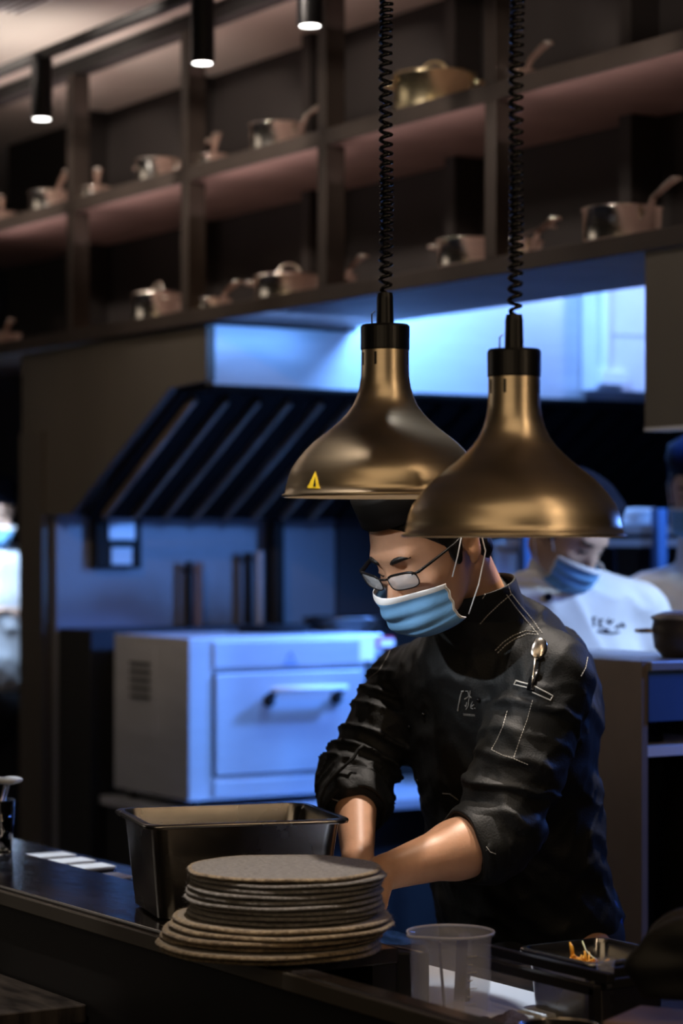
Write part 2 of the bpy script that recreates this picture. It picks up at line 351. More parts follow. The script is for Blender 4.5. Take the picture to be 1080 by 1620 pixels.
# (column, shelf, type, radius, height, handle angle in degrees, label)
ang = math.radians
def on_shelf(px, z, r, back=0.012):
    v = VS + r + back; return (UV(px, v), v, z)
PL = [
 (80, ZU, 's', 0.075, 0.075, -10, 'small saucepan with raised pale handle, leftmost on the upper shelf'),
 (152, ZU, 'f', 0.060, 0.040, -25, 'low pan with shining handle just right of the first upper post'),
 (2, ZU, 'f', 0.06, 0.045, -25, 'low bright pan cut by the left photo edge on the upper shelf'),
 (252, ZU, 's', 0.075, 0.078, 20, 'saucepan between the first and second posts on the upper shelf'),
 (335, ZU, 'f', 0.060, 0.04, -25, 'low pan with shining handle behind the second hanging spotlight post on the upper shelf'),
 (440, ZU, 's', 0.085, 0.085, 10, 'saucepan with tall curved handle left of the third upper post'),
 (812, ZU, 'f', 0.06, 0.04, -12, 'pan whose shining handle shows behind the right lamp cord on the upper shelf'),
 (250, ZL, 'p', 0.085, 0.088, 0, 'lidded pot with a loop handle between the first two posts on the lower shelf'),
 (338, ZL, 'f', 0.055, 0.035, -8, 'low pan with a long bright handle right of the second post on the lower shelf'),
 (458, ZL, 'p', 0.105, 0.07, 60, 'wide pot with upright loop left of the third post on the lower shelf'),
 (535, ZL, 'f', 0.055, 0.04, -12, 'low pan with short bright handle right of the third lower post'),
 (742, ZL, 's', 0.085, 0.078, 70, 'brass toned saucepan behind the fourth post on the lower shelf'),
 (825, ZL, 'f', 0.055, 0.045, -12, 'low pan with bright handle right of the fourth post on the lower shelf'),
 (985, ZL, 's', 0.10, 0.088, -8, 'wide saucepan with curved handle at the right end of the lower shelf'),
 (2, ZL, 'f', 0.075, 0.05, -15, 'bright pan cut by the left photo edge on the lower shelf'),
]
for px, z, kind, r, h, a, lab in PL:
    if kind == 's': t = make_saucepan(r, h, 0.15, M['pot'], rise=0.42)
    elif kind == 'f': t = make_saucepan(r, h, 0.15, M['pot'], rise=0.30, helper=False)
    else: t = make_stockpot(r, h, M['pot'])
    t['label'] = lab; t['group'] = 'steel pots on the open shelves'
    t.location = on_shelf(px, z, r, 0.02); t.rotation_euler = (0, 0, math.radians(a))
t = make_stockpot(0.115, 0.105, M['brass']); t['label'] = 'large brass coloured lidded pot on the upper shelf, biggest of all'
t['group'] = 'steel pots on the open shelves'; t.location = on_shelf(688, ZU, 0.115, 0.02); t.rotation_euler = (0, 0, math.radians(50))

# ------------------------------------------------------------------ track and spotlights
VT = 3.2; ZT = CAMZ + 1.50
tr = thing('light_track', 'thin black lighting track running under the pale ceiling', 'lighting track', (-5.5, VT, ZT))
wp('rail', bbox_(-10.2, -3.0, VT - 0.014, VT + 0.014, ZT, ZT + 0.028), M['black'], tr)
for u in (-9.3, -7.3, -5.3, -3.6):
    b = bmesh.new(); tube(b, [(u, VT, ZT + 0.02), (u, VT, CEIL)], 0.004, 8); wp('hanger', b, M['black'], tr)
spots = [(66, 'black cylinder spotlight nearest the left photo edge'), (320, 'black cylinder spotlight in front of the second shelf post'), (490, 'black cylinder spotlight left of the third shelf post, cut by the top edge')]
def make_spot():
    t = thing('track_spotlight', '', 'spotlight', (0, 0, 0), group='track spotlights')
    b = bmesh.new(); lathe(b, [(0.026, 0.0), (0.033, 0.0), (0.033, 0.185), (0.029, 0.19), (0, 0.19)], 32)
    obj('housing', b, M['blackplastic'], t, smooth=False)
    b = bmesh.new(); lathe(b, [(0, 0.001), (0.030, 0.001), (0.030, 0.006), (0, 0.006)], 32); obj('lens', b, M['emitspot'], t)
    b = bmesh.new(); box(b, -0.012, 0.012, -0.03, 0.03, 0.19, 0.20); obj('adapter', b, M['blackplastic'], t)
    return t
s0 = make_spot()
for i, (px, lab) in enumerate(spots):
    loc = (UV(px, VT), VT, CAMZ + 1.33 - 0.013)
    if i == 0: s0.location = loc; s0['label'] = lab; s = s0
    else: s = dup(s0, loc, 0, lab)
    lamp('SPOT', 'spot_beam', (loc[0], loc[1], loc[2] - 0.02), (loc[0], 3.72, ZL), 15, (1, 0.86, 0.76), 0.02, spot=75, blend=0.9)
for i in range(5):  # unseen spots, one per bay, added to brighten the pots
    uc = (US[i] + US[i + 1]) / 2 + 0.02
    lamp('SPOT', 'shelf_spot', (uc + 0.35, 2.55, CEIL - 0.06), (uc, VS + 0.03, CEIL - 0.06 - 0.34), 150 if i < 3 else 80, (1, 0.86, 0.76), 0.05, spot=39, blend=0.5)
for px in (740, 1050):
    loc = (UV(px, VT), VT, CAMZ + 1.32)
    lamp('SPOT', 'spot_beam', loc, (loc[0], 3.72, ZL), 10, (1, 0.86, 0.76), 0.02, spot=75, blend=0.9)

# ------------------------------------------------------------------ opening: dark end panel, hood, backsplash
VE = 3.72
he = thing('extractor_hood', 'large steel extractor hood with dark slanted baffle filters under the shelves', 'extractor hood', (-7.2, 4.2, CAMZ + 0.1))
zt, zb = CAMZ + 0.515, CAMZ + 0.112
b = bmesh.new(); prism(b, [(-8.06, zb), (-7.66, zb), (-6.92, zt), (-6.68, zt + 0.01), (-6.68, ZL - 0.05), (-8.06, ZL - 0.05)], VE, VE + 0.03, 'y')
wp('end_panel', b, M['darksteel'], he)
wp('upper_panel', bbox_(-6.74, -6.69, VE + 0.03, 7.6, zt, ZL - 0.047), M['steel'], he)
wp('riser_panel', bbox_(-6.74, -6.69, VB + 0.04, 7.6, ZL - 0.047, ZL + 0.6), M['steel'], he)
wp('lip', bbox_(-6.95, -6.69, VE + 0.03, 7.6, zt - 0.012, zt), M['filter'], he)
# baffle filters: one mesh per removable filter, four baffles each
sl = math.atan2(zt - zb, 0.70); LL = math.hypot(zt - zb, 0.70)
def filt():
    b = bmesh.new(); box(b, -LL / 2, LL / 2, 0.0, 0.478, -0.012, 0.0)
    return b
k = 0
v = VE + 0.04
fm = None
while v < 7.4:
    if fm is None:
        o = obj('baffle_filter', filt(), M['filter'], he); fm = o
        bb = bmesh.new()
        for i in range(4):
            box(bb, -LL / 2 + 0.03, LL / 2 - 0.02, 0.045 + i * 0.12, 0.060 + i * 0.12, -0.036, -0.012)
        bo = obj('baffle_edge', bb, M['filteredge'], o); NF = 0
    else:
        o = fm.copy(); COL.objects.link(o); o.parent = he
        c2 = bo.copy(); COL.objects.link(c2); c2.parent = o; NF += 1
        if NF > 1: c2.data = bo.data.copy() if NF == 2 else c2b.data; c2b = c2; c2.data.materials[0] = M['filter']  # farther edges coloured black, standing for ribs the light misses
    o.location = Vector((-7.27, v, (zt + zb) / 2)) - he.location; o.rotation_euler = (0, -sl, 0)
    v += 0.485; k += 1
struct('wall_pillar', bbox_(-8.06, -7.865, VE - 0.01, VE + 0.25, 0, zb + 0.3), M['darksteel'])
bs = thing('steel_backsplash', 'blue lit steel backsplash panel behind the oven under the hood', 'backsplash', (-7.84, 4.2, 0.9))
wp('panel', bbox_(-7.86, -7.83, VE + 0.03, 4.92, 0.4, zb + 0.003), M['backsteel'], bs)
wp('top_trim', bbox_(-7.86, -7.80, VE + 0.2, 4.92, zb - 0.0, zb + 0.012), M['steel'], bs)
tag(obj('wall_panel', bbox_(-7.86, -7.83, 4.93, 7.6, 0.2, zb + 0.01), M['navypaint']), 'dark grey wall panel behind the chef right of the blue backsplash', 'wall panel')
def Wu(px, py, u):               # point on plane x=u through pixel
    t = (px - 540) / F; Z = u / (-0.8452 + 0.5344 * t); return W(px, py, Z)
def ubox(px0, py0, px1, py1, u, d):
    a = Wu(px0, py0, u); c_ = Wu(px1, py1, u)
    return bbox_(u, u + d, min(a.y, c_.y), max(a.y, c_.y), min(a.z, c_.z), max(a.z, c_.z))
# wall box with small screen
p = Wu(180, 898, -7.82)
wb = thing('control_box', 'black wall control box with small grey screen on the blue backsplash', 'control box', p)
wp('housing', ubox(143, 818, 214, 899, -7.825, 0.05), M['black'], wb, bevel=0.003)
wp('screen', ubox(176, 866, 208, 893, -7.774, 0.004), M['steel'], wb)
wp('cover', ubox(172, 817, 212, 854, -7.774, 0.006), M['steel'], wb)
for (x0, y0, x1, y1, m_, lab) in ((293, 888, 305, 1000, 'black', 'black vertical pipe left of its pale twin on the blue backsplash'), (306, 890, 322, 1000, 'shelfboard', 'pale vertical pipe on the blue backsplash right of a black one'),
        (384, 874, 400, 990, 'black', 'thin black vertical pipe on the right half of the backsplash'), (403, 872, 418, 992, 'steel', 'steel vertical pipe between two black pipes'),
        (422, 822, 450, 1000, 'black', 'thick black vertical pipe at the right end of the blue backsplash')):
    a = Wu((x0 + x1) / 2, y0, -7.78); c_ = Wu((x0 + x1) / 2, y1, -7.78)
    b = bmesh.new(); tube(b, [(a.x, a.y, a.z), (a.x, a.y, c_.z - 0.25)], (x1 - x0) / 2 / F * 8.6, 16)
    tube(b, [(a.x - 0.045, a.y, a.z - 0.03), (a.x, a.y, a.z - 0.03)], 0.008, 8)
    tag(obj('wall_pipe', b, M[m_], smooth=False), lab, 'pipe', 'pipes on the backsplash')
# dark range / fridge left of oven and stand under oven
rg = thing('dark_cabinet', 'black low kitchen cabinet left of the oven against the pillar', 'cabinet', (-7.65, 4.0, 0))
wp('body', bbox_(-7.82, -7.56, VE + 0.03, 6.4, 0.0, 1.21), M['black'], rg, bevel=0.004)
wp('handle', bbox_(-7.56, -7.55, 3.86, 3.98, 1.0, 1.01), M['darksteel'], rg)
# ------------------------------------------------------------------ oven
OX0, OX1 = -7.48, -6.945; OY0, OY1 = 3.8, 4.56
ozb = CAMZ - 0.403 / 1.0 * 7.9 / 3825 * 1000; ozt = CAMZ - 145 / 3825 * 7.9
ov = thing('deck_oven', 'stainless deck oven with a bar handle door lit blue, behind the chef', 'oven', (-7.2, 4.15, ozb))
wp('casing', bbox_(OX0, OX1, OY0, OY1, ozb + 0.0, ozt), M['steel'], ov, bevel=0.004)
# side louvre panel on the -y face
b = bmesh.new()
ul = lambda px: UV(px, OY0)
pa, pb = ul(202), ul(246)
box(b, pa, pb, OY0 - 0.004, OY0, ozt - 0.34, ozt - 0.04)
lv = wp('vent_panel', b, M['steel'], ov)
b = bmesh.new()
for i in range(5):
    z = ozt - 0.10 - i * 0.028
    box(b, pa + 0.03, pb - 0.03, OY0 - 0.011, OY0 - 0.004, z, z + 0.009, None)
wp('louvres', b, M['black'], ov)
zz = lambda py, Z=8.0: CAMZ - (py - HOR) / F * Z
FX = OX1
def Wf(px, py): return Wu(px, py, FX)
d0 = Wf(338, 1066); d1 = Wf(570, 1205)
wp('door', bbox_(FX, FX + 0.014, d0.y, d1.y, d0.z - 0.335, d0.z), M['steel'], ov, bevel=0.004)
wp('door_gap', bbox_(FX - 0.0, FX + 0.002, d0.y - 0.006, d1.y + 0.006, d0.z - 0.341, d0.z + 0.006), M['black'], ov)
wp('lower_panel', bbox_(FX, FX + 0.010, d0.y - 0.004, OY1, ozb + 0.01, d0.z - 0.352), M['steel'], ov, bevel=0.003)
wp('upper_panel', bbox_(FX, FX + 0.008, d0.y - 0.004, d1.y + 0.008, d0.z + 0.016, ozt - 0.012), M['steel'], ov, bevel=0.003)
h0 = Wf(416, 1090); h1 = Wf(532, 1088)
hd = bmesh.new(); tube(hd, [(FX + 0.065, h0.y, h0.z), (FX + 0.065, h1.y, h0.z)], 0.010, 14)
hdl = wp('handle', hd, M['white'], ov, smooth=True)  # white colour stands in for the bright reflection on the steel bar
for y in (h0.y + 0.012, h1.y - 0.012):
    b = bmesh.new(); tube(b, [(FX + 0.010, y, h0.z - 0.035), (FX + 0.065, y, h0.z)], 0.012, 12)
    tube(b, [(FX + 0.012, y, h0.z - 0.040), (FX + 0.024, y, h0.z - 0.035)], 0.022, 14); o = obj('handle_bracket', b, M['black'], hdl, world=True, smooth=True)
c0 = Wf(578, 1030); c1 = Wf(625, 1230)
wp('control_panel', bbox_(FX, FX + 0.006, c0.y, OY1, ozb + 0.16, ozt - 0.07), M['navypaint'], ov)
def knob(par, px, py, m_, r, d=0.012, nm='indicator_light'):
    q = Wf(px, py); b = bmesh.new(); tube(b, [(FX + 0.006, q.y, q.z), (FX + 0.006 + d, q.y, q.z)], r, 16); o = wp(nm, b, m_, par); return o
knob(ov, 588, 1065, M['led'], 0.011); knob(ov, 588, 1121, M['led'], 0.011)
knob(ov, 596, 1087, M['bluecard'], 0.018, 0.02, 'knob'); knob(ov, 600, 1145, M['black'], 0.018, 0.02, 'knob'); knob(ov, 618, 1065, M['black'], 0.018, 0.02, 'knob')
q0 = Wf(595, 1008); q1 = Wf(622, 1024)
wp('red_label', bbox_(FX, FX + 0.003, q0.y, q1.y, q1.z, q0.z), M['red'], ov)
wp('white_label', bbox_(FX + 0.003, FX + 0.0045, q0.y + 0.012, q1.y, q1.z + 0.004, q0.z - 0.009), M['white'], ov)
q0 = Wf(566, 1008); q1 = Wf(590, 1045)
wp('white_sticker', bbox_(FX + 0.008, FX + 0.010, q0.y, q1.y, q1.z, q0.z), M['white'], ov)
# small triangle emblem over the door
q = Wf(457, 1040); b = bmesh.new()
tri = [(q.y - 0.018, q.z - 0.014), (q.y + 0.018, q.z - 0.014), (q.y, q.z + 0.018)]
for i in range(3):
    a, c_ = tri[i], tri[(i + 1) % 3]; tube(b, [(FX + 0.009, a[0], a[1]), (FX + 0.009, c_[0], c_[1])], 0.002, 6)
box(b, FX + 0.008, FX + 0.010, q.y - 0.03, q.y + 0.03, q.z - 0.026, q.z - 0.022)
wp('emblem', b, M['bluecard'], ov)
for y in (OY0 + 0.05, OY1 - 0.05):
    for x in (OX0 + 0.05, OX1 - 0.05):
        b = bmesh.new(); tube(b, [(x, y, ozb - 0.03), (x, y, ozb)], 0.018, 12); wp('foot', b, M['black'], ov)
st = thing('oven_stand', 'dark low stand with blue lit steel edge carrying the oven', 'stand', (-7.2, 4.15, 0))
wp('top', bbox_(-7.55, -6.85, 3.78, 6.3, ozb - 0.06, ozb - 0.03), M['steel'], st)
wp('body', bbox_(-7.55, -6.90, 3.80, 6.3, 0.05, ozb - 0.06), M['black'], st)
# dark trays on the oven
for (px, py, r, h, lab) in ((432, 1003, 0.13, 0.02, 'flat dark lid lying on top of the oven at its middle'), (545, 1001, 0.15, 0.045, 'dark shallow pan on top of the oven at its right end')):
    q = Wu(px, py, -7.28); b = bmesh.new()
    lathe(b, [(0, 0), (r * 0.92, 0), (r, h), (r + 0.008, h), (r + 0.008, h + 0.004), (r - 0.004, h + 0.003), (r * 0.88, 0.006), (0, 0.006)], 40)
    o = obj('shallow_pan', b, M['steelpan' if h > .03 else 'black'], smooth=True); o.location = (q.x, q.y, ozt + 0.001); tag(o, lab, 'pan')

# ------------------------------------------------------------------ right end: hanging panel, duct, steel rack
ue = UV(1030, VE)
hp = thing('hanging_panel', 'dark steel panel hanging below the shelf at the right photo edge', 'panel', (ue + 0.6, VE, CAMZ + 0.28))
wp('panel', bbox_(ue, ue + 1.5, VE - 0.02, VE + 0.04, CAMZ + 0.28, ZL - 0.046), M['darksteel'], hp)
wp('edge_trim', bbox_(ue, ue + 1.5, VE - 0.022, VE + 0.045, CAMZ + 0.276, CAMZ + 0.284), M['steel'], hp)
du = thing('exhaust_duct', 'pale blue lit steel duct beyond the opening beside the hanging panel', 'duct', (-6.3, 5.4, CAMZ + 0.54))
ya = Wu(943, 500, -6.6).y; yb = Wu(1040, 500, -6.6).y
wp('casing', bbox_(-6.68, -6.6, ya, yb + 0.3, CAMZ + 0.545, CAMZ + 1.15), M['whitecoat'], du)
b = bmesh.new(); tube(b, [(-6.585, ya + 0.03, CAMZ + 0.6), (-6.585, ya + 0.03, CAMZ + 1.1)], 0.014, 12); wp('pipe', b, M['white'], du)
b = bmesh.new(); box(b, -6.6, -6.57, ya, ya + 0.12, CAMZ + 0.56, CAMZ + 0.61); wp('pipe_clamp', b, M['white'], du, bevel=0.004)
wp('seam', bbox_(-6.6, -6.597, ya + 0.07, yb + 0.3, CAMZ + 0.735, CAMZ + 0.74), M['steel'], du)

rk = thing('steel_rack', 'blue lit steel storage rack behind the white coated cook', 'rack', W(1000, 1000, 7.6).xy.to_3d())
def Zp(px, py, Z): return W(px, py, Z)
RZ = 7.6
for px in (832, 905, 1042, 1130):
    for dz in (0, 0.35):
        q = W(px, 800, RZ + dz); b = bmesh.new(); box(b, q.x - 0.018, q.x + 0.018, q.y - 0.018, q.y + 0.018, 0, CAMZ + 0.12)
        wp('post', b, M['bluecard'], rk)
for py in (832, 852, 1000, 1120):
    a = W(800, py, RZ); c_ = W(1200, py, RZ); a2 = W(800, py, RZ + 0.35)
    b = bmesh.new(); z = CAMZ - (py - HOR) / F * RZ
    q = [W(800, 0, RZ), W(1200, 0, RZ), W(1200, 0, RZ) + FW * 0.35, W(800, 0, RZ) + FW * 0.35]
    A = [b.verts.new((p_.x, p_.y, z)) for p_ in q]; B = [b.verts.new((p_.x, p_.y, z - 0.025)) for p_ in q]
    b.faces.new(A); b.faces.new(B[::-1])
    for i in range(4): b.faces.new((A[i], B[i], B[(i + 1) % 4], A[(i + 1) % 4]))
    wp('shelf', b, M['steel'], rk)
# things on the rack
q = W(1012, 832, RZ + 0.12); b = bmesh.new()
lathe(b, [(0, 0), (0.045, 0), (0.055, 0.01), (0.057, 0.045), (0.05, 0.056), (0, 0.058)], 32)
o = obj('white_container', b, M['white'], smooth=True); o.location = (q.x, q.y, CAMZ + 33 / F * RZ + 0.001); tag(o, 'small white rounded container standing on top of the steel rack', 'container')
for i, (px, py0, py1, m_, lab) in enumerate(((850, 868, 1000, 'whitecoat', 'pale box on the steel rack under the right lamp rim'), (800, 862, 1000, 'whitecoat', 'pale narrow box on the rack beside the chef nape'),
        (990, 870, 1000, 'black', 'dark tall bin on the rack right of the white coated cook'))):
    q = W(px, py1, RZ + 0.1); zb_ = CAMZ - (1000 - HOR) / F * RZ; zt_ = CAMZ - (py0 - HOR) / F * RZ
    b = bmesh.new(); mm = Matrix.Translation((q.x, q.y, 0)) @ Matrix.Rotation(math.radians(57.7), 4, 'Z')
    box(b, -0.035, 0.035, -0.05, 0.05, zb_ + 0.001, zt_, mm)
    box(b, -0.038, 0.038, -0.053, 0.053, zt_, zt_ + 0.01, mm)
    tag(obj('storage_box', b, M[m_], bevel=0.004), lab, 'box')

# steel pass cabinet in front of the white cook
CT = CAMZ - 0.228
u_near = UV(1015, 3.07)
cb = thing('steel_cabinet', 'tall stainless cabinet with brown side and blue lit end right of the chef', 'cabinet', (u_near - 0.25, 3.2, 0))
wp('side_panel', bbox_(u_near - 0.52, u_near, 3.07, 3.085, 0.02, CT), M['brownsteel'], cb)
wp('worktop', bbox_(u_near - 0.52, u_near + 0.01, 3.085, 3.36, CT - 0.02, CT), M['steel'], cb, bevel=0.003)
wp('end_fascia', bbox_(u_near - 0.01, u_near + 0.004, 3.085, 3.36, CT - 0.12, CT - 0.02), M['bluecard'], cb)
wp('shelf', bbox_(u_near - 0.52, u_near, 3.085, 3.36, CT - 0.19, CT - 0.17), M['white'], cb)
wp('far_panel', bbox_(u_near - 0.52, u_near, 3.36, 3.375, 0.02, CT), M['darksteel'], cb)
wp('inner_panel', bbox_(u_near - 0.50, u_near - 0.48, 3.085, 3.36, 0.02, CT - 0.02), M['navypaint'], cb)
wp('lower_end', bbox_(u_near - 0.03, u_near - 0.01, 3.21, 3.36, 0.02, CT - 0.235), M['darksteel'], cb)
b = bmesh.new(); q = W(1040, 1200, 4.66)
prof = [(0, 0.0), (0.04, 0.0), (0.05, 0.3), (0.052, 0.55), (0.045, 0.60), (0.025, 0.61), (0, 0.61)]
lathe(b, prof, 28); o = obj('black_bottle_holder', b, M['blackgloss'], smooth=True); o.location = (u_near - 0.12, 3.16, CAMZ - 0.96 + 0.001); tag(o, 'black rounded canister standing in the open end of the steel cabinet', 'canister')
wp('canister_shelf', bbox_(u_near - 0.47, u_near - 0.04, 3.09, 3.35, CAMZ - 0.98, CAMZ - 0.96), M['darksteel'], cb)
# dark pot on cabinet
t = thing('soup_pot', 'dark round pot with chrome loop handle on the steel cabinet, cut by the right edge', 'pot', (-3.83, 3.27, CT))
b = bmesh.new(); lathe(b, [(0, 0), (0.055, 0), (0.072, 0.02), (0.078, 0.06), (0.074, 0.075), (0.078, 0.08), (0.07, 0.08), (0.068, 0.06), (0, 0.01)], 40)
obj('pot_body', b, M['darksteel'], t, smooth=True)
for s in (-1, 1):
    b = bmesh.new(); d = RT * s; n_ = Vector((0, 0, 1))
    c0_ = d * 0.075 + n_ * 0.055
    tube(b, [c0_ + d * (0.035 * math.sin(PI * k / 10)) + FW * (0.03 * math.cos(PI * k / 10)) for k in range(11)], 0.004, 8); obj('loop_handle', b, M['pot'], t, smooth=True)
b = bmesh.new(); lathe(b, [(0.079, 0.08), (0.079, 0.085), (0.05, 0.095), (0, 0.097), (0, 0.092), (0.076, 0.08)], 40); obj('lid', b, M['steel'], t, smooth=True)

# ------------------------------------------------------------------ the pass
LZ = CAMZ - 0.57; WZ = CAMZ - 0.66
ps = thing('pass_counter', 'black polished stone pass counter with raised ledge running across the foreground', 'counter', (-4.0, 1.9, 0))
UE = -2.86
wp('ledge_slab', bbox_(-7.0, UE, 1.690, 1.905, LZ - 0.022, LZ), M['stone'], ps, bevel=0.003)
wp('edge_trim', bbox_(-7.0, 0.2, 1.680, 1.690, LZ - 0.030, LZ - 0.006), M['darksteel'], ps, bevel=0.002)
wp('front_rail', bbox_(UE, 0.2, 1.690, 1.725, LZ - 0.03, LZ - 0.004), M['stone'], ps, bevel=0.003)
wp('front_panel', bbox_(-7.0, 0.2, 1.70, 1.74, 0.0, LZ - 0.022), M['darkwood'], ps)
wp('riser', bbox_(-7.0, UE, 1.86, 1.90, WZ, LZ - 0.022), M['darkwood'], ps)
wp('worktop', bbox_(-7.0, 0.2, 1.74, 2.30, WZ - 0.03, WZ), M['stone'], ps, bevel=0.003)
wp('body', bbox_(-7.0, 0.2, 1.74, 2.24, 0.1, WZ - 0.03), M['darkwood'], ps)
LT = CAMZ - 0.72
lt = thing('guest_table', 'veined dark stone guest counter at the bottom left corner', 'table', (-5, 1.4, 0))
wp('tabletop', bbox_(-6.0, -3.43, 1.10, 1.695, LT - 0.03, LT), M['marble'], lt, bevel=0.003)
for x in (-5.8, -3.6): wp('leg', bbox_(x, x + 0.06, 1.2, 1.6, 0, LT - 0.03), M['darkwood'], lt)

# gastronorm pan
def gn_pan(L, Wd, H, m, name, label, cat, loc, rotz, rim=0.012, t_=0.0012, rc=0.03, taper=0.014):
    T = thing(name, label, cat, loc, rotz); b = bmesh.new()
    def rr(l, w_, r, z, n=6):
        pts = []
        for cx, cy, a0 in ((l / 2 - r, w_ / 2 - r, 0), (-l / 2 + r, w_ / 2 - r, PI / 2), (-l / 2 + r, -w_ / 2 + r, PI), (l / 2 - r, -w_ / 2 + r, 1.5 * PI)):
            for k in range(n + 1):
                a = a0 + PI / 2 * k / n; pts.append((cx + r * math.cos(a), cy + r * math.sin(a), z))
        return pts
    secs = [rr(L - 0.002, Wd - 0.002, rc, H - 0.007), rr(L, Wd, rc, H - 0.004), rr(L - 0.0015, Wd - 0.0015, rc, H - 0.0012), rr(L - 0.005, Wd - 0.005, rc, H), rr(L - 2 * rim, Wd - 2 * rim, rc * 0.85, H), rr(L - 2 * rim - 0.006, Wd - 2 * rim - 0.006, rc * 0.8, H - 0.006)]
    for f, zf in ((0.3, 0.7), (0.7, 0.3), (0.92, 0.10), (0.98, 0.03)):
        secs.append(rr(L - 2 * rim - 0.006 - 2 * taper * f, Wd - 2 * rim - 0.006 - 2 * taper * f, rc * 0.9, H * zf))
    secs.append(rr(L - 2 * rim - 2 * taper - 0.03, Wd - 2 * rim - 2 * taper - 0.03, rc * 0.7, 0.0))
    R = [[b.verts.new(p) for p in s] for s in secs]
    for i in range(len(R) - 1):
        n = len(R[i])
        for k in range(n): b.faces.new((R[i][k], R[i][(k + 1) % n], R[i + 1][(k + 1) % n], R[i + 1][k]))
    b.faces.new(R[-1])
    o = obj('pan_body', b, m, T, smooth=True)
    s = o.modifiers.new('solid', 'SOLIDIFY'); s.thickness = t_; s.offset = -1
    e = o.modifiers.new('es', 'EDGE_SPLIT'); e.split_angle = math.radians(50)
    return T
yaw = math.radians(17)
NL = np.array((-0.292, 3.63)); ex = np.array((math.cos(yaw), math.sin(yaw))); ey = np.array((-math.sin(yaw), math.cos(yaw)))
cc = NL + ex * 0.1625 + ey * 0.1325
camyaw = math.atan2(RT.y, RT.x)
pc = CW((cc[0], cc[1], -0.57))
gn_pan(0.325, 0.265, 0.15, M['steelpan'], 'gastronorm_pan', 'deep empty steel pan with shiny rim on the counter ledge behind the felt mats', 'pan', (pc.x, pc.y, LZ + 0.0005), camyaw + yaw)

# felt placemats
def mat_disc(r, th, seed):
    rnd = random.Random(seed); b = bmesh.new(); n = 72
    ph = [rnd.uniform(0, 6.28) for _ in range(5)]
    def rad(a): return r * (1 + 0.008 * math.sin(2 * a + ph[0]) + 0.006 * math.sin(5 * a + ph[1]) + 0.003 * math.sin(13 * a + ph[2]) + rnd.uniform(-0.002, 0.002))
    rads = [rad(2 * PI * k / n) for k in range(n)]
    wv = lambda a: 0.0005 * math.sin(3 * a + ph[3]) + 0.0004 * math.sin(7 * a + ph[4])
    def ring(f, z, wave=1): return [b.verts.new((rads[k] * f * math.cos(2 * PI * k / n), rads[k] * f * math.sin(2 * PI * k / n), z + wave * wv(2 * PI * k / n) * f ** 3)) for k in range(n)]
    rs = [[b.verts.new((0, 0, 0))], ring(0.6, 0), ring(0.985, 0.0003), ring(1.0, th * 0.3), ring(1.003, th * 0.6), ring(0.99, th), ring(0.96, th * 1.02), ring(0.6, th), [b.verts.new((0, 0, th))]]
    for i in range(len(rs) - 1):
        A, B = rs[i], rs[i + 1]
        for k in range(n):
            k2 = (k + 1) % n
            if len(A) == 1: f = b.faces.new((A[0], B[k2], B[k]))
            elif len(B) == 1: f = b.faces.new((A[k], A[k2], B[0]))
            else: f = b.faces.new((A[k], A[k2], B[k2], B[k]))
            f.material_index = 1 if 2 <= i <= 5 else 0
    # frayed jute fibres round the rim
    for _ in range(260):
        a = rnd.uniform(0, 2 * PI); k = int(a / (2 * PI) * n) % n; R_ = rads[k]; z0 = rnd.uniform(0.0, th)
        p0 = Vector((R_ * 0.985 * math.cos(a), R_ * 0.985 * math.sin(a), z0)); L_ = rnd.uniform(0.003, 0.009)
        a2 = a + rnd.uniform(-0.9, 0.9)
        p1 = p0 + Vector((L_ * math.cos(a2), L_ * math.sin(a2), rnd.uniform(-0.003, 0.004)))
        s = Vector((-math.sin(a), math.cos(a), 0)) * 0.00035; u_ = Vector((0, 0, 0.0004))
        vs = [b.verts.new(p0 - s), b.verts.new(p0 + s), b.verts.new(p0 + u_), b.verts.new(p1)]
        for tri_ in ((0, 1, 3), (1, 2, 3), (2, 0, 3)):
            f = b.faces.new([vs[i] for i in tri_]); f.material_index = 1
    return b
mc = CW((-0.094, 3.435, -0.57)); z = LZ + 0.0008
nlow, nup = 6, 9
ordn = ['lowest', 'second', 'third', 'fourth', 'fifth', 'sixth', 'seventh', 'eighth', 'topmost']
rnd = random.Random(3)
for i in range(nlow + nup):
    low = i < nlow
    if low:
        r = 0.158 + rnd.uniform(-0.004, 0.004); off = (rnd.uniform(-0.012, 0.012), rnd.uniform(-0.008, 0.008)); th = 0.0060
        ox, oy = off
        if i == nlow - 1: ox, r = 0.010, 0.155
        if i == 0: ox = -0.006
    else:
        r = 0.137 + rnd.uniform(-0.002, 0.003); th = 0.0053; ox, oy = 0.014 + rnd.uniform(-0.004, 0.004), rnd.uniform(-0.005, 0.005)
        if i == nlow + nup - 1: r = 0.138; ox = 0.012
    m_ = M['felt'] if low or i % 2 else M['felt2']
    o = obj('felt_placemat', mat_disc(r, th, i * 7 + 1), m_, smooth=True, extra=[M['feltedge'] if low or i == nlow + nup - 1 else M['felt2']])
    q = mc + RT * ox + FW * oy; o.location = (q.x, q.y, z); o.rotation_euler = (0, 0, rnd.uniform(0, 6.28))
    if low: lab = 'wide round jute felt placemat, %s from the bottom of the whole stack' % ordn[i] if i else 'wide round jute felt placemat lying at the very bottom of the stack on the ledge'
    else:
        j = i - nlow
        lab = 'smaller round grey felt placemat, %s of the narrow upper pile' % ('lowest' if j == 0 else ordn[j] + ' from the bottom') if i < nlow + nup - 1 else 'round beige felt placemat on the very top of the stack'
    tag(o, lab, 'placemat', 'stacked felt placemats')
    z += th + 0.0022

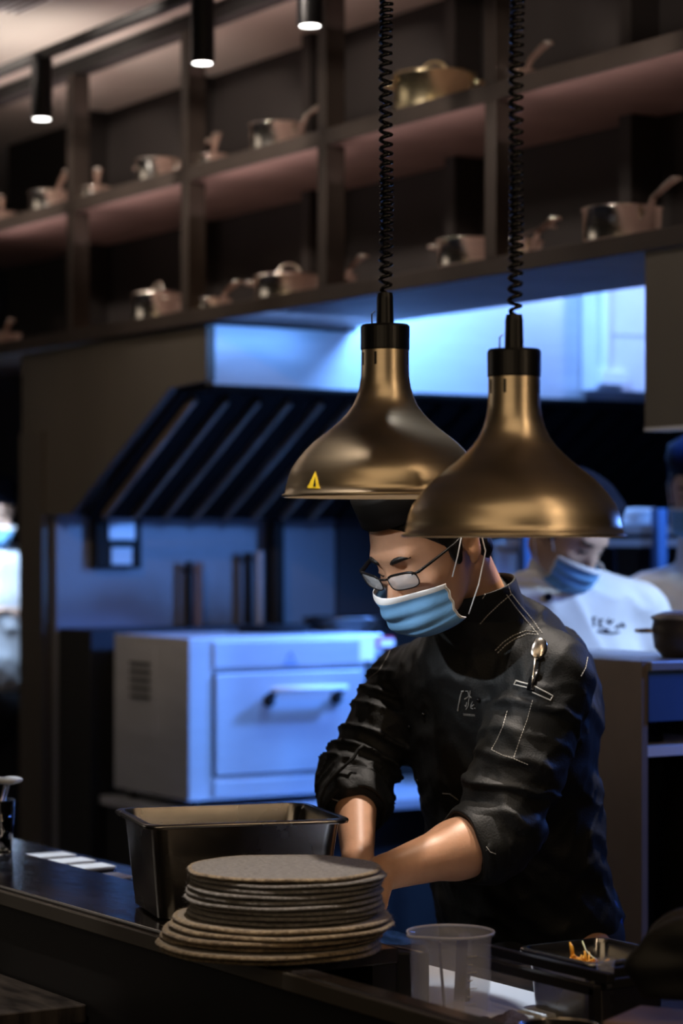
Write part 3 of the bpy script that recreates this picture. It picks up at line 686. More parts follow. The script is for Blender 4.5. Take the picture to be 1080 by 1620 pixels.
# pans behind the ledge at left; white lids added for bright reflections on steel
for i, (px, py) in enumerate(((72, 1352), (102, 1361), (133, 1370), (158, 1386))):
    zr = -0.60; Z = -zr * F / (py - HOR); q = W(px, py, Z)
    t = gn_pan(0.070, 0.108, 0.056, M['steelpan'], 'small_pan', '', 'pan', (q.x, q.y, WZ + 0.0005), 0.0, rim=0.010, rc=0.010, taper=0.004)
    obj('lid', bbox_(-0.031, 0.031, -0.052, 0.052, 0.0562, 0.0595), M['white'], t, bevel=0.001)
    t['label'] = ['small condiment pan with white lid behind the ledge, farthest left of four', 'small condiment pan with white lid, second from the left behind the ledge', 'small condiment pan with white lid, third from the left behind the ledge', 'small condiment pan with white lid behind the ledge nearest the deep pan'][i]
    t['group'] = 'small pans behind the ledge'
# spoon glass at the left edge
q = W(-2, 1340, 4.42); gx, gy = q.x, q.y
g = thing('spoon_glass', 'small glass holding upright spoons at the left edge of the ledge', 'glass', (gx, gy, LZ + 0.0005))
g.location = (UV(-4, 1.86), 1.86, LZ + 0.0005)
b = bmesh.new(); lathe(b, [(0, 0), (0.027, 0), (0.033, 0.10), (0.031, 0.10), (0.0255, 0.008), (0, 0.008)], 28); obj('glass_body', b, M['glass'], g, smooth=True)
for i, (a, tilt) in enumerate(((0.6, 0.32), (-0.2, 0.24), (1.5, 0.1))):
    d = (RT * math.cos(a) + FW * math.sin(a)); base = Vector(g.location) + Vector((0, 0, 0.012)) - d * 0.012
    top = base + d * tilt * 0.11 + Vector((0, 0, 0.115))
    sp_ = thing('spoon', ['white spoon leaning right in the glass at the left edge', 'steel spoon leaning toward the counter in the glass at the left edge', 'spoon standing upright at the back of the left glass'][i], 'spoon', base, group='spoons in the left glass')
    b = bmesh.new(); tube(b, [base, top], 0.0028, 8); obj('handle', b, M['pot'], sp_, world=True, smooth=True)
    b = bmesh.new(); rm = RT.to_track_quat('X', 'Z').to_matrix(); ellip(b, top + d * 0.006 + Vector((0, 0, 0.008)), (0.021, 0.012, 0.007), mtx=Matrix((RT, FW, UP)).transposed()); obj('bowl', b, M['white'], sp_, world=True, smooth=True)

# measuring jug
jc = CW((0.152, 3.37, -0.66))
jg = thing('measuring_jug', 'clear plastic measuring jug with pouring lip on the counter right of the mats', 'jug', (jc.x, jc.y, WZ + 0.0015), camyaw)
b = bmesh.new(); n = 56; R0, R1, H = 0.054, 0.0595, 0.122
def jring(r, z, lip):
    vs = []
    for k in range(n):
        a = 2 * PI * k / n; dd = math.atan2(math.sin(a - math.radians(215)), math.cos(a - math.radians(215)))
        e = lip * math.exp(-(dd / 0.22) ** 2); vs.append(b.verts.new(((r + e) * math.cos(a), (r + e) * math.sin(a), z)))
    return vs
secs = [(R0 - 0.006, 0, 0), (R0, 0.002, 0), (R0 + 0.0015, 0.04, 0), (R0 + 0.003, 0.085, 0), (R1 - 0.003, 0.105, 0.004), (R1 - 0.0015, H - 0.005, 0.010), (R1 + 0.002, H - 0.004, 0.011), (R1 + 0.002, H, 0.012), (R1 - 0.003, H, 0.011), (R1 - 0.005, 0.105, 0.004), (R0 + 0.001, 0.085, 0), (R0 - 0.0005, 0.04, 0), (R0 - 0.003, 0.006, 0)]
RR = [jring(*s) for s in secs]
rim_pts = [((R1 + 0.001 + 0.012 * math.exp(-(math.atan2(math.sin(a - math.radians(215)), math.cos(a - math.radians(215))) / 0.22) ** 2)) * math.cos(a), (R1 + 0.001 + 0.012 * math.exp(-(math.atan2(math.sin(a - math.radians(215)), math.cos(a - math.radians(215))) / 0.22) ** 2)) * math.sin(a), H) for a in [2 * PI * k / 60 for k in range(60)]]
rb_ = bmesh.new(); tube(rb_, rim_pts, 0.0018, 8, closed=True); obj('rim', rb_, M['acrylicrim'], jg, smooth=True)
for i in range(len(RR) - 1):
    for k in range(n): b.faces.new((RR[i][k], RR[i][(k + 1) % n], RR[i + 1][(k + 1) % n], RR[i + 1][k]))
b.faces.new(RR[0]); b.faces.new(RR[-1])
obj('jug_body', b, M['acrylic'], jg, smooth=True)
b = bmesh.new()
tube(b, [(0.058 * math.cos(a), 0.058 * math.sin(a), 0) for a in [0]] and [(0.0575, 0, 0.108), (0.078, 0, 0.106), (0.084, 0, 0.09), (0.082, 0, 0.05), (0.074, 0, 0.035), (0.056, 0, 0.033)], 0.0055, 10, flat=0.7)
ho = obj('handle', b, M['acrylic'], jg, smooth=True); ho.rotation_euler = (0, 0, math.radians(70))
b = bmesh.new()
for i in range(7):
    zz_ = 0.03 + i * 0.011; L_ = 0.24 if i % 2 == 0 else 0.13
    tube(b, [((R0 + 0.0026 + zz_ * 0.03) * math.cos(-1.2 + a), (R0 + 0.0026 + zz_ * 0.03) * math.sin(-1.2 + a), zz_) for a in [L_ * k / 5 for k in range(6)]], 0.0006, 5)
obj('graduation_marks', b, M['thread'], jg)
# objects standing in the jug
for i, (dx, dy, h_, m_, lab) in enumerate(((-0.008, 0.0, 0.100, 'pot', 'thin steel skewer standing inside the measuring jug'), (0.012, 0.012, 0.105, 'pot', 'steel spatula standing inside the measuring jug'))):
    b = bmesh.new(); base = jc + RT * dx + FW * dy + UP * 0.009
    if i == 0: tube(b, [base, base + UP * h_ + RT * -0.008], 0.0022, 8)
    else:
        mm = Matrix.Translation(base) @ Matrix.Rotation(camyaw, 4, 'Z') @ Matrix.Rotation(0.05, 4, 'Y'); box(b, -0.008, 0.008, -0.001, 0.001, 0, h_, mm)
    tag(obj('skewer' if i == 0 else 'spatula', b, M[m_]), lab, 'skewer' if i == 0 else 'spatula')
# thin bright skewer by the jug
a = W(600, 1493, 3.50); c_ = W(668, 1507, 3.42); b = bmesh.new(); zc = WZ + 0.0
tube(b, [(a.x, a.y, a.z), (c_.x, c_.y, c_.z)], 0.0018, 8)
# (rests on a low tin behind the mats)
tn = thing('flat_tin', 'black flat tin behind the jug holding a bright skewer', 'tin', (c_.x, c_.y, WZ))
zt_ = min(a.z, c_.z) - 0.003
mm = Matrix.Translation(((a.x + c_.x) / 2, (a.y + c_.y) / 2, 0)) @ Matrix.Rotation(camyaw, 4, 'Z')
bb = bmesh.new(); box(bb, -0.05, 0.04, -0.02, 0.05, WZ + 0.0005, zt_, mm); obj('tin_body', bb, M['black'], tn, world=True, bevel=0.003)
tag(obj('steel_skewer', b, M['pot'], smooth=True), 'thin bright steel skewer lying between the mats and the jug', 'skewer')

# white cutting board, towel, right pan with rails
bq = CW((0.15, 3.53, -0.66))
mm = Matrix.Translation((bq.x, bq.y, 0)) @ Matrix.Rotation(0.0, 4, 'Z')
o = obj('cutting_board', bbox_(-0.24, 0.22, -0.11, 0.11, 0, 0.010), M['white'], bevel=0.003); o.location = (bq.x, bq.y, WZ + 0.0008)
tag(o, 'white plastic cutting board on the worktop behind the measuring jug', 'cutting board')
# crumpled towel
b = bmesh.new(); N = 26
g_ = [[None] * N for _ in range(N)]
for i in range(N):
    for j in range(N):
        x, y = i / (N - 1) * 2 - 1, j / (N - 1) * 2 - 1
        rr_ = max(abs(x), abs(y)); h_ = 0.024 * (1 - rr_ ** 4) * (0.75 + 0.25 * math.sin(6 * x + 2 * y)) + 0.004 * math.sin(9 * y - 5 * x) * (1 - rr_ ** 2)
        g_[i][j] = b.verts.new((x * 0.05, y * 0.035, max(h_, 0) + 0.002))
for i in range(N - 1):
    for j in range(N - 1): b.faces.new((g_[i][j], g_[i + 1][j], g_[i + 1][j + 1], g_[i][j + 1]))
o = obj('cloth_towel', b, M['towel'], smooth=True); s = o.modifiers.new('s', 'SOLIDIFY'); s.thickness = 0.002; s.offset = 1
q = CW((0.222, 3.27, 0)); o.location = (q.x, q.y, WZ + 0.001); o.rotation_euler = (0, 0, camyaw)
tag(o, 'crumpled purple grey towel between the jug and the right pan', 'towel')
# small pan (right)
PZ = 0.105
pw = CW((0.345, 3.36, 0)); pp = Vector((0, 0, 0))
FL = W(812, 1497, 3.42)      # far left rim corner
px_, py_ = FL.x + 0.088, FL.y + 0.081
gn_pan(0.176, 0.162, PZ, M['steelpan'], 'condiment_pan', 'small steel pan of orange shreds on the worktop at the lower right', 'pan', (px_, py_, FL.z - PZ), 0.0, rim=0.008, rc=0.022, taper=0.008)
blk = thing('pan_riser', 'dark riser block under the small right pan', 'riser', (px_, py_, WZ))
wp('block', bbox_(px_ - 0.06, px_ + 0.06, py_ - 0.055, py_ + 0.055, WZ + 0.0003, FL.z - PZ - 0.0005), M['black'], blk)
rf = thing('black_rail_frame', 'black double railed frame around the small right pan', 'frame', (px_, py_, WZ))
for dv, dz, w_ in ((-0.008, -0.002, 0.013), (-0.030, -0.016, 0.014)):
    wp('rail', bbox_(px_ - 0.16, px_ + 0.15, py_ - 0.081 + dv - w_, py_ - 0.081 + dv, FL.z - 0.014 + dz, FL.z + dz), M['darkwood'], rf, bevel=0.002)
for dv, dz, w_ in ((0.010, -0.004, 0.012), (0.032, -0.014, 0.012)):
    wp('rail', bbox_(px_ + 0.088 + dv, px_ + 0.088 + dv + w_, py_ - 0.10, py_ + 0.09, FL.z - 0.014 + dz, FL.z + dz), M['darkwood'], rf, bevel=0.002)
for x in (px_ - 0.155, px_ + 0.145):
    wp('leg', bbox_(x - 0.006, x + 0.006, py_ - 0.125, py_ - 0.113, WZ + 0.0003, FL.z - 0.02), M['darkwood'], rf)
# food in the pan
rnd = random.Random(11); b = bmesh.new(); FOOD = W(924, 1522, 3.36)
for i in range(46):
    p = FOOD + Vector((rnd.uniform(-0.025, 0.025), rnd.uniform(-0.018, 0.022), rnd.uniform(-0.012, 0.004)))
    d = Vector((rnd.uniform(-1, 1), rnd.uniform(-1, 1), rnd.uniform(-0.2, 0.5))).normalized() * 0.012
    tube(b, [p - d, p + Vector((0, 0, 0.003)), p + d], 0.0018, 6)
p = FOOD + Vector((-0.012, -0.01, 0.0)); tube(b, [p, p + Vector((-0.004, 0, 0.02)), p + Vector((-0.008, 0, 0.026))], [0.003, 0.003, 0.001], 6)
tag(obj('orange_shreds', b, M['orange'], smooth=True), 'heap of orange pickled shreds inside the small right pan', 'food', kind='stuff')
b = bmesh.new(); box(b, px_ - 0.07, px_ + 0.07, py_ - 0.062, py_ + 0.066, FL.z - 0.050, FL.z - 0.044)
tag(obj('ice_liner', b, M['steel'], bevel=0.002), 'pale inner tray under the orange shreds', 'tray')
a = W(921, 1490, 3.42); b = bmesh.new()
tube(b, [W(921, 1489, 3.40), W(926, 1503, 3.39), W(936, 1514, 3.38), W(947, 1521, 3.37)], 0.0013, 6)
tag(obj('pale_strand', b, M['noodle'], smooth=True), 'pale curled strand sticking out of the small right pan', 'food')
cq = W(957, 1562, 3.24); cu = thing('small_cup', 'tiny clear plastic cup at the corner of the small right pan', 'cup', cq)
b = bmesh.new(); lathe(b, [(0, 0), (0.010, 0), (0.0135, 0.036), (0.0155, 0.038), (0.0125, 0.038), (0.009, 0.002), (0, 0.002)], 24); obj('cup_body', b, M['acrylic'], cu, smooth=True)
# round black pan bottom edge, foreground black bag and pink board at the bottom right
q = W(884, 1624, 2.95); zq = q.z
b = bmesh.new(); lathe(b, [(0, 0), (0.045, 0), (0.05, 0.05), (0.053, 0.052), (0.053, 0.056), (0.047, 0.055), (0.043, 0.006), (0, 0.006)], 40)
t = thing('black_bowl', 'round black bowl with pale rim at the bottom right of the pass', 'bowl', (q.x, q.y, zq - 0.056)); obj('bowl_body', b, M['blackgloss'], t, smooth=True)
b = bmesh.new(); tube(b, [(0.05 * math.cos(a), 0.05 * math.sin(a), 0.056) for a in [2 * PI * k / 40 for k in range(40)]], 0.0012, 6, closed=True); obj('rim', b, M['pot'], t, smooth=True)
pk = W(1060, 1600, 3.0)
o = obj('wooden_tray', bbox_(-0.12, 0.20, -0.06, 0.06, 0, 0.012), M['pinkwood'], bevel=0.003); o.location = (pk.x + 0.08, pk.y, pk.z - 0.012); o.rotation_euler = (0, 0, 0.5)
tag(o, 'pinkish brown wooden tray at the bottom right corner', 'tray')
b = bmesh.new(); N = 30
tag(o, 'pinkish brown wooden tray at the bottom right corner', 'tray')
bg = bmesh.new()
bmesh.ops.create_icosphere(bg, subdivisions=4, radius=1)
for v_ in bg.verts:
    p = v_.co.copy(); s_ = 1 + 0.10 * math.sin(4 * p.x + 2 * p.z) + 0.07 * math.sin(7 * p.y + 3 * p.x) + 0.05 * math.sin(9 * p.z + 2)
    v_.co = Vector((p.x * 0.095 * s_, p.y * 0.055 * s_, p.z * 0.062 * s_)); v_.co.z = max(v_.co.z, -0.045)
o = obj('black_bag', bg, M['black'], smooth=True); o.scale = (0.75, 0.8, 0.95); q = W(1092, 1520, 2.95); o.location = (q.x, q.y, q.z); o.rotation_euler = (0, 0, camyaw)
tag(o, 'crumpled black bag on the tray at the lower right edge', 'bag')

# ------------------------------------------------------------------ heat lamps
def make_heat_lamp(coil_top, label, loc, lean=0.0):
    t = thing('heat_lamp', label, 'heat lamp', loc, group='heat lamps over the pass')
    out = [(0.1445, 0.0), (0.1475, 0.001), (0.1475, 0.004), (0.143, 0.006), (0.1415, 0.016), (0.138, 0.030), (0.133, 0.042), (0.124, 0.055), (0.114, 0.067), (0.103, 0.078), (0.089, 0.089),
           (0.076, 0.099), (0.064, 0.110), (0.0545, 0.120), (0.0465, 0.131), (0.0405, 0.144), (0.0368, 0.157), (0.0345, 0.172), (0.034, 0.190), (0.034, 0.214)]
    inn = [(r - 0.0015, z - 0.0005) for r, z in out[::-1][:-3]] + [(0.1445, 0.0)]
    b = bmesh.new(); lathe(b, out, 96); o = obj('shade', b, M['bronze'], t, smooth=True)
    b = bmesh.new(); lathe(b, [(0.1445, 0.0)] + [(r - 0.002, z) for r, z in out[3:]], 96); obj('inner_shade', b, M['shade_in'], o, smooth=True)
    for a in (-2.75, -2.0, -0.35, 0.45, 1.3, 2.3):
        b = bmesh.new(); aa = a + camyaw
        mm = Matrix.Rotation(aa, 4, 'Z')
        box(b, 0.0335, 0.0346, -0.0018, 0.0018, 0.188, 0.206, mm); obj('vent_slot', b, M['blackplastic'], o)
    b = bmesh.new(); lathe(b, [(0, 0.208), (0.033, 0.208), (0.0350, 0.2115), (0.0352, 0.243), (0.033, 0.2465), (0.014, 0.2475), (0, 0.2475)], 48); obj('cap', b, M['blackplastic'], t, smooth='auto' if False else False)
    b = bmesh.new(); lathe(b, [(0, 0.247), (0.0125, 0.247), (0.0118, 0.285), (0.0105, 0.292), (0, 0.292)], 24); obj('cord_grip', b, M['blackplastic'], t, smooth=False)
    b = bmesh.new(); p = RT * -0.019; tube(b, [p + UP * 0.246, p + UP * 0.262, p + UP * 0.266 + RT * 0.004], 0.0012, 6); obj('clip', b, M['pot'], t)
    # coiled cord
    b = bmesh.new(); z0, z1 = 0.286, coil_top; turns = int((z1 - z0) / 0.0118); pts = []
    for k in range(turns * 12 + 1):
        f = k / (turns * 12); a = 2 * PI * k / 12
        stretch = f ** 1.0
        zz_ = z0 + (z1 - z0) * (f + 0.012 * math.sin(f * 23))
        rr_ = 0.0078 * min(1, f * turns * 0.7 + 0.2)
        c_ = RT * (lean * (zz_ - z0)) + RT * (0.0015 * math.sin(f * 14))
        pts.append(c_ + Vector((rr_ * math.cos(a), rr_ * math.sin(a), zz_)))
    tube(b, pts, 0.0030, 6); obj('coiled_cord', b, M['blackgloss'], t, smooth=True)
    b = bmesh.new(); c_ = RT * (lean * (coil_top - 0.286)); tube(b, [c_ + UP * (coil_top), c_ + UP * (CEIL - loc[2] - 0.05)], 0.004, 8); obj('cord', b, M['blackgloss'], t, smooth=True)
    b = bmesh.new(); lathe(b, [(0, CEIL - loc[2] - 0.06), (0.05, CEIL - loc[2] - 0.06), (0.05, CEIL - loc[2] - 0.031), (0, CEIL - loc[2] - 0.031)], 24, c=c_); obj('ceiling_mount', b, M['blackplastic'], t)
    b = bmesh.new(); ellip(b, (0, 0, 0.075), (0.032, 0.032, 0.035)); tube(b, [(0, 0, 0.1), (0, 0, 0.17)], 0.014, 12); obj('bulb', b, M['emitwarm'], t, smooth=True)
    return t
lf = CW((0.2262, 3.17, 0.0124)); lb = CW((0.0622, 3.45, 0.0704))
hf = make_heat_lamp(1.30, 'right hand brushed bronze heat lamp hanging nearest, on a coiled black cord', lf, 0.012)
hb = make_heat_lamp(1.30, 'left hand brushed bronze heat lamp with yellow warning sticker on a coiled black cord', lb, 0.006)
# warning sticker: yellow triangle with black mark, lying on the shade surface
dg = bpy.context.evaluated_depsgraph_get()
def bvh_of(o):
    bpy.context.view_layer.update()
    me = o.data; vs = [o.matrix_world @ v_.co for v_ in me.vertices]
    return BVHTree.FromPolygons(vs, [tuple(p_.vertices) for p_ in me.polygons])
EYE = Vector((0, 0, CAMZ))
def hit(bv, px, py, lift=0.0008):
    d = (W(px, py, 4.0) - EYE).normalized(); h = bv.ray_cast(EYE, d)
    if h[0] is None: return None
    n_ = h[1]
    if n_.dot(d) > 0: n_ = -n_
    return h[0] + n_ * lift
sb = bvh_of([c_ for c_ in hb.children if c_.name.startswith('shade')][0])
def sticker(name, poly, m_, lift, par, bv, sub=4):
    cx = sum(p[0] for p in poly) / len(poly); cy = sum(p[1] for p in poly) / len(poly)
    b = bmesh.new(); cen = hit(bv, cx, cy, lift); c0_ = b.verts.new(cen); rim_ = []
    for i in range(len(poly)):
        a, c_ = poly[i], poly[(i + 1) % len(poly)]
        for k in range(sub): f = k / sub; rim_.append(b.verts.new(hit(bv, a[0] + (c_[0] - a[0]) * f, a[1] + (c_[1] - a[1]) * f, lift)))
    for i in range(len(rim_)): b.faces.new((c0_, rim_[i], rim_[(i + 1) % len(rim_)]))
    o = obj(name, b, m_, par, world=True); s = o.modifiers.new('s', 'SOLIDIFY'); s.thickness = 0.0003; s.offset = 1
    return o
sticker('warning_sticker', [(486, 772), (506, 773), (499, 746)], M['yellow'], 0.0006, hb, sb)
sticker('warning_mark', [(496, 769), (500, 769), (499, 754)], M['black'], 0.0012, hb, sb)
for L_ in (lf, lb):
    lamp('POINT', 'heat_bulb_light', (L_.x, L_.y, L_.z + 0.03), None, 0.12, (1, 0.62, 0.32), 0.03)
lamp_mount = tag(obj('lamp_rail', bbox_(-4.2, -1.6, 1.80, 1.95, CEIL - 0.03, CEIL - 0.001), M['black']), 'black rail on the ceiling carrying the heat lamps', 'rail')

#PEOPLE
# ------------------------------------------------------------------ people: signed distance fields turned into one surface
class Field:
    def __init__(s, lo, hi, h):
        s.lo = np.array(lo, float); s.h = h
        s.n = np.ceil((np.array(hi) - s.lo) / h).astype(int) + 1
        s.D = np.full(s.n, 0.5, np.float32)
    def region(s, blo, bhi):
        a = np.clip(np.floor((np.array(blo) - s.lo) / s.h).astype(int), 0, s.n - 1)
        b = np.clip(np.ceil((np.array(bhi) - s.lo) / s.h).astype(int) + 1, 1, s.n)
        ax = [s.lo[i] + s.h * np.arange(a[i], b[i], dtype=np.float32) for i in range(3)]
        X, Y, Z = np.meshgrid(*ax, indexing='ij', sparse=True)
        return (slice(a[0], b[0]), slice(a[1], b[1]), slice(a[2], b[2])), X.astype(np.float32), Y.astype(np.float32), Z.astype(np.float32)
    def union(s, fn, blo, bhi, k=0.01):
        m = k + 0.03; sl_, X, Y, Z = s.region(np.array(blo) - m, np.array(bhi) + m)
        d = fn(X, Y, Z).astype(np.float32); a = s.D[sl_]
        h = np.clip(0.5 + 0.5 * (a - d) / k, 0, 1); s.D[sl_] = a * (1 - h) + d * h - k * h * (1 - h)
    def cut(s, fn, blo, bhi):
        sl_, X, Y, Z = s.region(blo, bhi); d = fn(X, Y, Z); s.D[sl_] = np.maximum(s.D[sl_], -d)
    def cone(s, a, b, ra, rb, k=0.01, mod=None):
        a = np.array(a, float); b = np.array(b, float); ab = b - a; L2 = float(ab @ ab) + 1e-9
        def fn(X, Y, Z):
            t = np.clip(((X - a[0]) * ab[0] + (Y - a[1]) * ab[1] + (Z - a[2]) * ab[2]) / L2, 0, 1)
            d = np.sqrt((X - a[0] - t * ab[0]) ** 2 + (Y - a[1] - t * ab[1]) ** 2 + (Z - a[2] - t * ab[2]) ** 2)
            r = ra + (rb - ra) * t
            if mod: r = r + mod(t, X, Y, Z)
            return d - r
        R_ = max(ra, rb) + 0.01; s.union(fn, np.minimum(a, b) - R_, np.maximum(a, b) + R_, k)
    def ell(s, c, axes, rad, k=0.01):
        c = np.array(c, float); A = np.array(axes, float); r = np.array(rad, float)
        def fn(X, Y, Z):
            q = [((X - c[0]) * A[i, 0] + (Y - c[1]) * A[i, 1] + (Z - c[2]) * A[i, 2]) for i in range(3)]
            k0 = np.sqrt(sum((q[i] / r[i]) ** 2 for i in range(3))); k1 = np.sqrt(sum((q[i] / r[i] ** 2) ** 2 for i in range(3))) + 1e-6
            return k0 * (k0 - 1) / k1
        e = np.sqrt(((A.T * r) ** 2).sum(1)); s.union(fn, c - e, c + e, k)
    def mesh(s):
        D = s.D; S = D < 0; nx, ny, nz = D.shape
        def cor(i, j, k): return D[i:nx - 1 + i, j:ny - 1 + j, k:nz - 1 + k]
        cs = np.zeros((nx - 1, ny - 1, nz - 1), np.uint8)
        for i in (0, 1):
            for j in (0, 1):
                for k in (0, 1): cs += S[i:nx - 1 + i, j:ny - 1 + j, k:nz - 1 + k]
        act = np.argwhere((cs > 0) & (cs < 8)); idx = -np.ones(cs.shape, np.int32)
        idx[act[:, 0], act[:, 1], act[:, 2]] = np.arange(len(act))
        acc = np.zeros((len(act), 3)); cnt = np.zeros(len(act))
        C_ = {}
        for i in (0, 1):
            for j in (0, 1):
                for k in (0, 1): C_[(i, j, k)] = D[act[:, 0] + i, act[:, 1] + j, act[:, 2] + k]
        for ax in range(3):
            for p in (0, 1):
                for q in (0, 1):
                    o0 = [0, 0, 0]; oth = [x for x in range(3) if x != ax]; o0[oth[0]] = p; o0[oth[1]] = q; o1 = list(o0); o1[ax] = 1
                    d0, d1 = C_[tuple(o0)], C_[tuple(o1)]; m = (d0 < 0) != (d1 < 0); t = np.where(m, d0 / np.where(m, d0 - d1, 1), 0)
                    pos = np.zeros((len(act), 3)) + np.array(o0); pos[:, ax] = t
                    acc += pos * m[:, None]; cnt += m
        V = (act + acc / np.maximum(cnt, 1)[:, None]) * s.h + s.lo
        faces = []
        for ax in range(3):
            sl0 = [slice(1, -1)] * 3; sl1 = [slice(1, -1)] * 3; sl0[ax] = slice(0, -1); sl1[ax] = slice(1, None)
            m = S[tuple(sl0)] != S[tuple(sl1)]; e = np.argwhere(m)
            if len(e) == 0: continue
            off = np.ones(3, int); off[ax] = 0; e = e + off
            inside = S[e[:, 0], e[:, 1], e[:, 2]]
            u_, v_ = [x for x in range(3) if x != ax]
            q = []
            for du_, dv_ in ((-1, -1), (0, -1), (0, 0), (-1, 0)):
                g = e.copy(); g[:, u_] += du_; g[:, v_] += dv_; q.append(idx[g[:, 0], g[:, 1], g[:, 2]])
            q = np.stack(q, 1); flip = inside if ax != 1 else ~inside
            q[~flip] = q[~flip][:, ::-1]; faces.append(q[(q >= 0).all(1)])
        return V, np.concatenate(faces)
RM = np.array([[RT.x, RT.y, 0], [FW.x, FW.y, 0], [0, 0, 1]])
def field_obj(name, fld, m_, parent, relax=2, warp=None):
    V, Q = fld.mesh()
    if relax:
        for _ in range(relax):       # light relaxation of the stair steps
            A = np.zeros_like(V); n_ = np.zeros(len(V))
            for a, b_ in ((0, 1), (1, 2), (2, 3), (3, 0)):
                np.add.at(A, Q[:, a], V[Q[:, b_]]); np.add.at(A, Q[:, b_], V[Q[:, a]]); np.add.at(n_, Q[:, a], 1); np.add.at(n_, Q[:, b_], 1)
            V = V * 0.4 + 0.6 * A / np.maximum(n_, 1)[:, None]
    P = V @ RM + np.array([0, 0, CAMZ]); 
    if parent is not None: P = P - np.array(root_loc(parent))
    me = bpy.data.meshes.new(name); me.vertices.add(len(P)); me.vertices.foreach_set('co', P.astype(np.float32).ravel())
    me.loops.add(Q.size); me.loops.foreach_set('vertex_index', Q.astype(np.int32).ravel())
    me.polygons.add(len(Q)); me.polygons.foreach_set('loop_start', np.arange(0, Q.size, 4, dtype=np.int32)); me.polygons.foreach_set('loop_total', np.full(len(Q), 4, np.int32))
    me.update(calc_edges=True); me.validate()
    me.polygons.foreach_set('use_smooth', [True] * len(me.polygons))
    me.materials.append(m_)
    bm = bmesh.new(); bm.from_mesh(me); bmesh.ops.recalc_face_normals(bm, faces=bm.faces[:]); bm.to_mesh(me); bm.free()
    me.polygons.foreach_set('use_smooth', [True] * len(me.polygons))
    o = bpy.data.objects.new(name, me); COL.objects.link(o); o.parent = parent
    return o
class Head:      # local head axes: l = the person's left, f = face direction, t = top of head
    def __init__(s, o, yaw, pitch, roll=0.0, sc=1.0):
        s.o = np.array(o, float); y, p = math.radians(yaw), math.radians(pitch)
        s.f = np.array((-math.sin(y) * math.cos(p), -math.cos(y) * math.cos(p), -math.sin(p)))
        s.l = np.array((math.cos(y), -math.sin(y), 0.0)); s.t = np.cross(s.l, s.f); 
        if s.t[2] < 0: s.t = -s.t
        r = math.radians(roll); l, t = s.l, s.t; s.l = l * math.cos(r) + t * math.sin(r); s.t = t * math.cos(r) - l * math.sin(r); s.sc = sc
    def P(s, l, f, t): return s.o + s.sc * (s.l * l + s.f * f + s.t * t)
    def Wd(s, l, f, t): return CW(s.P(l, f, t))
    def A(s): return np.array((s.l, s.f, s.t))
def add_head(F_, H, fine=True):
    A = H.A(); sc = H.sc
    F_.ell(H.P(0, -0.010, 0.030), A, np.array((0.079, 0.101, 0.083)) * sc, 0.02)      # cranium
    F_.ell(H.P(0, 0.022, -0.030), A, np.array((0.066, 0.068, 0.085)) * sc, 0.03)      # face
    F_.ell(H.P(0, 0.038, -0.082), A, np.array((0.046, 0.046, 0.036)) * sc, 0.02)      # jaw
    F_.ell(H.P(0, 0.077, -0.100), A, np.array((0.020, 0.014, 0.014)) * sc, 0.015)     # chin
    F_.ell(H.P(0, 0.080, 0.024), A, np.array((0.046, 0.013, 0.010)) * sc, 0.015)      # brow ridge
    for s in (-1, 1):
        F_.ell(H.P(s * 0.044, 0.062, -0.030), A, np.array((0.018, 0.016, 0.016)) * sc, 0.015)   # cheekbone
    if fine:
        F_.cone(H.P(0, 0.086, 0.002), H.P(0, 0.106, -0.040), 0.008 * sc, 0.012 * sc, 0.012)      # nose
        for s in (-1, 1):
            F_.ell(H.P(s * 0.011, 0.096, -0.044), A, np.array((0.008, 0.010, 0.007)) * sc, 0.006)
            c_ = H.P(s * 0.032, 0.094, 0.001)
            F_.cut(lambda X, Y, Z, c_=c_: np.sqrt((X - c_[0]) ** 2 + (Y - c_[1]) ** 2 + (Z - c_[2]) ** 2) - 0.0155 * sc, c_ - 0.03, c_ + 0.03)
            F_.ell(H.P(s * 0.032, 0.070, 0.000), A, np.array((0.0125, 0.0125, 0.0115)) * sc, 0.004)   # closed lid over the eyeball
            F_.ell(H.P(s * 0.032, 0.081, -0.006), A, np.array((0.014, 0.004, 0.003)) * sc, 0.003)
        F_.ell(H.P(0, 0.086, -0.068), A, np.array((0.022, 0.010, 0.006)) * sc, 0.006)     # lips
        F_.ell(H.P(0, 0.085, -0.078), A, np.array((0.018, 0.010, 0.006)) * sc, 0.006)
    for s in (-1, 1):                                                            # ears
        a_ = np.array((H.l * 1.0, H.f, H.t))
        e = (H.l * 0.95 - H.f * 0.3 * s * 0 ); 
        F_.ell(H.P(s * 0.080, -0.020, -0.010), A, np.array((0.007, 0.017, 0.031)) * sc, 0.006)
        c_ = H.P(s * 0.089, -0.014, -0.008)
        F_.cut(lambda X, Y, Z, c_=c_: np.sqrt((X - c_[0]) ** 2 + (Y - c_[1]) ** 2 + ((Z - c_[2]) * 0.6) ** 2) - 0.009 * sc, c_ - 0.03, c_ + 0.03)
        F_.ell(H.P(s * 0.083, -0.033, 0.006), A, np.array((0.004, 0.006, 0.024)) * sc, 0.004)
        F_.ell(H.P(s * 0.079, -0.012, -0.036), A, np.array((0.005, 0.007, 0.010)) * sc, 0.005)
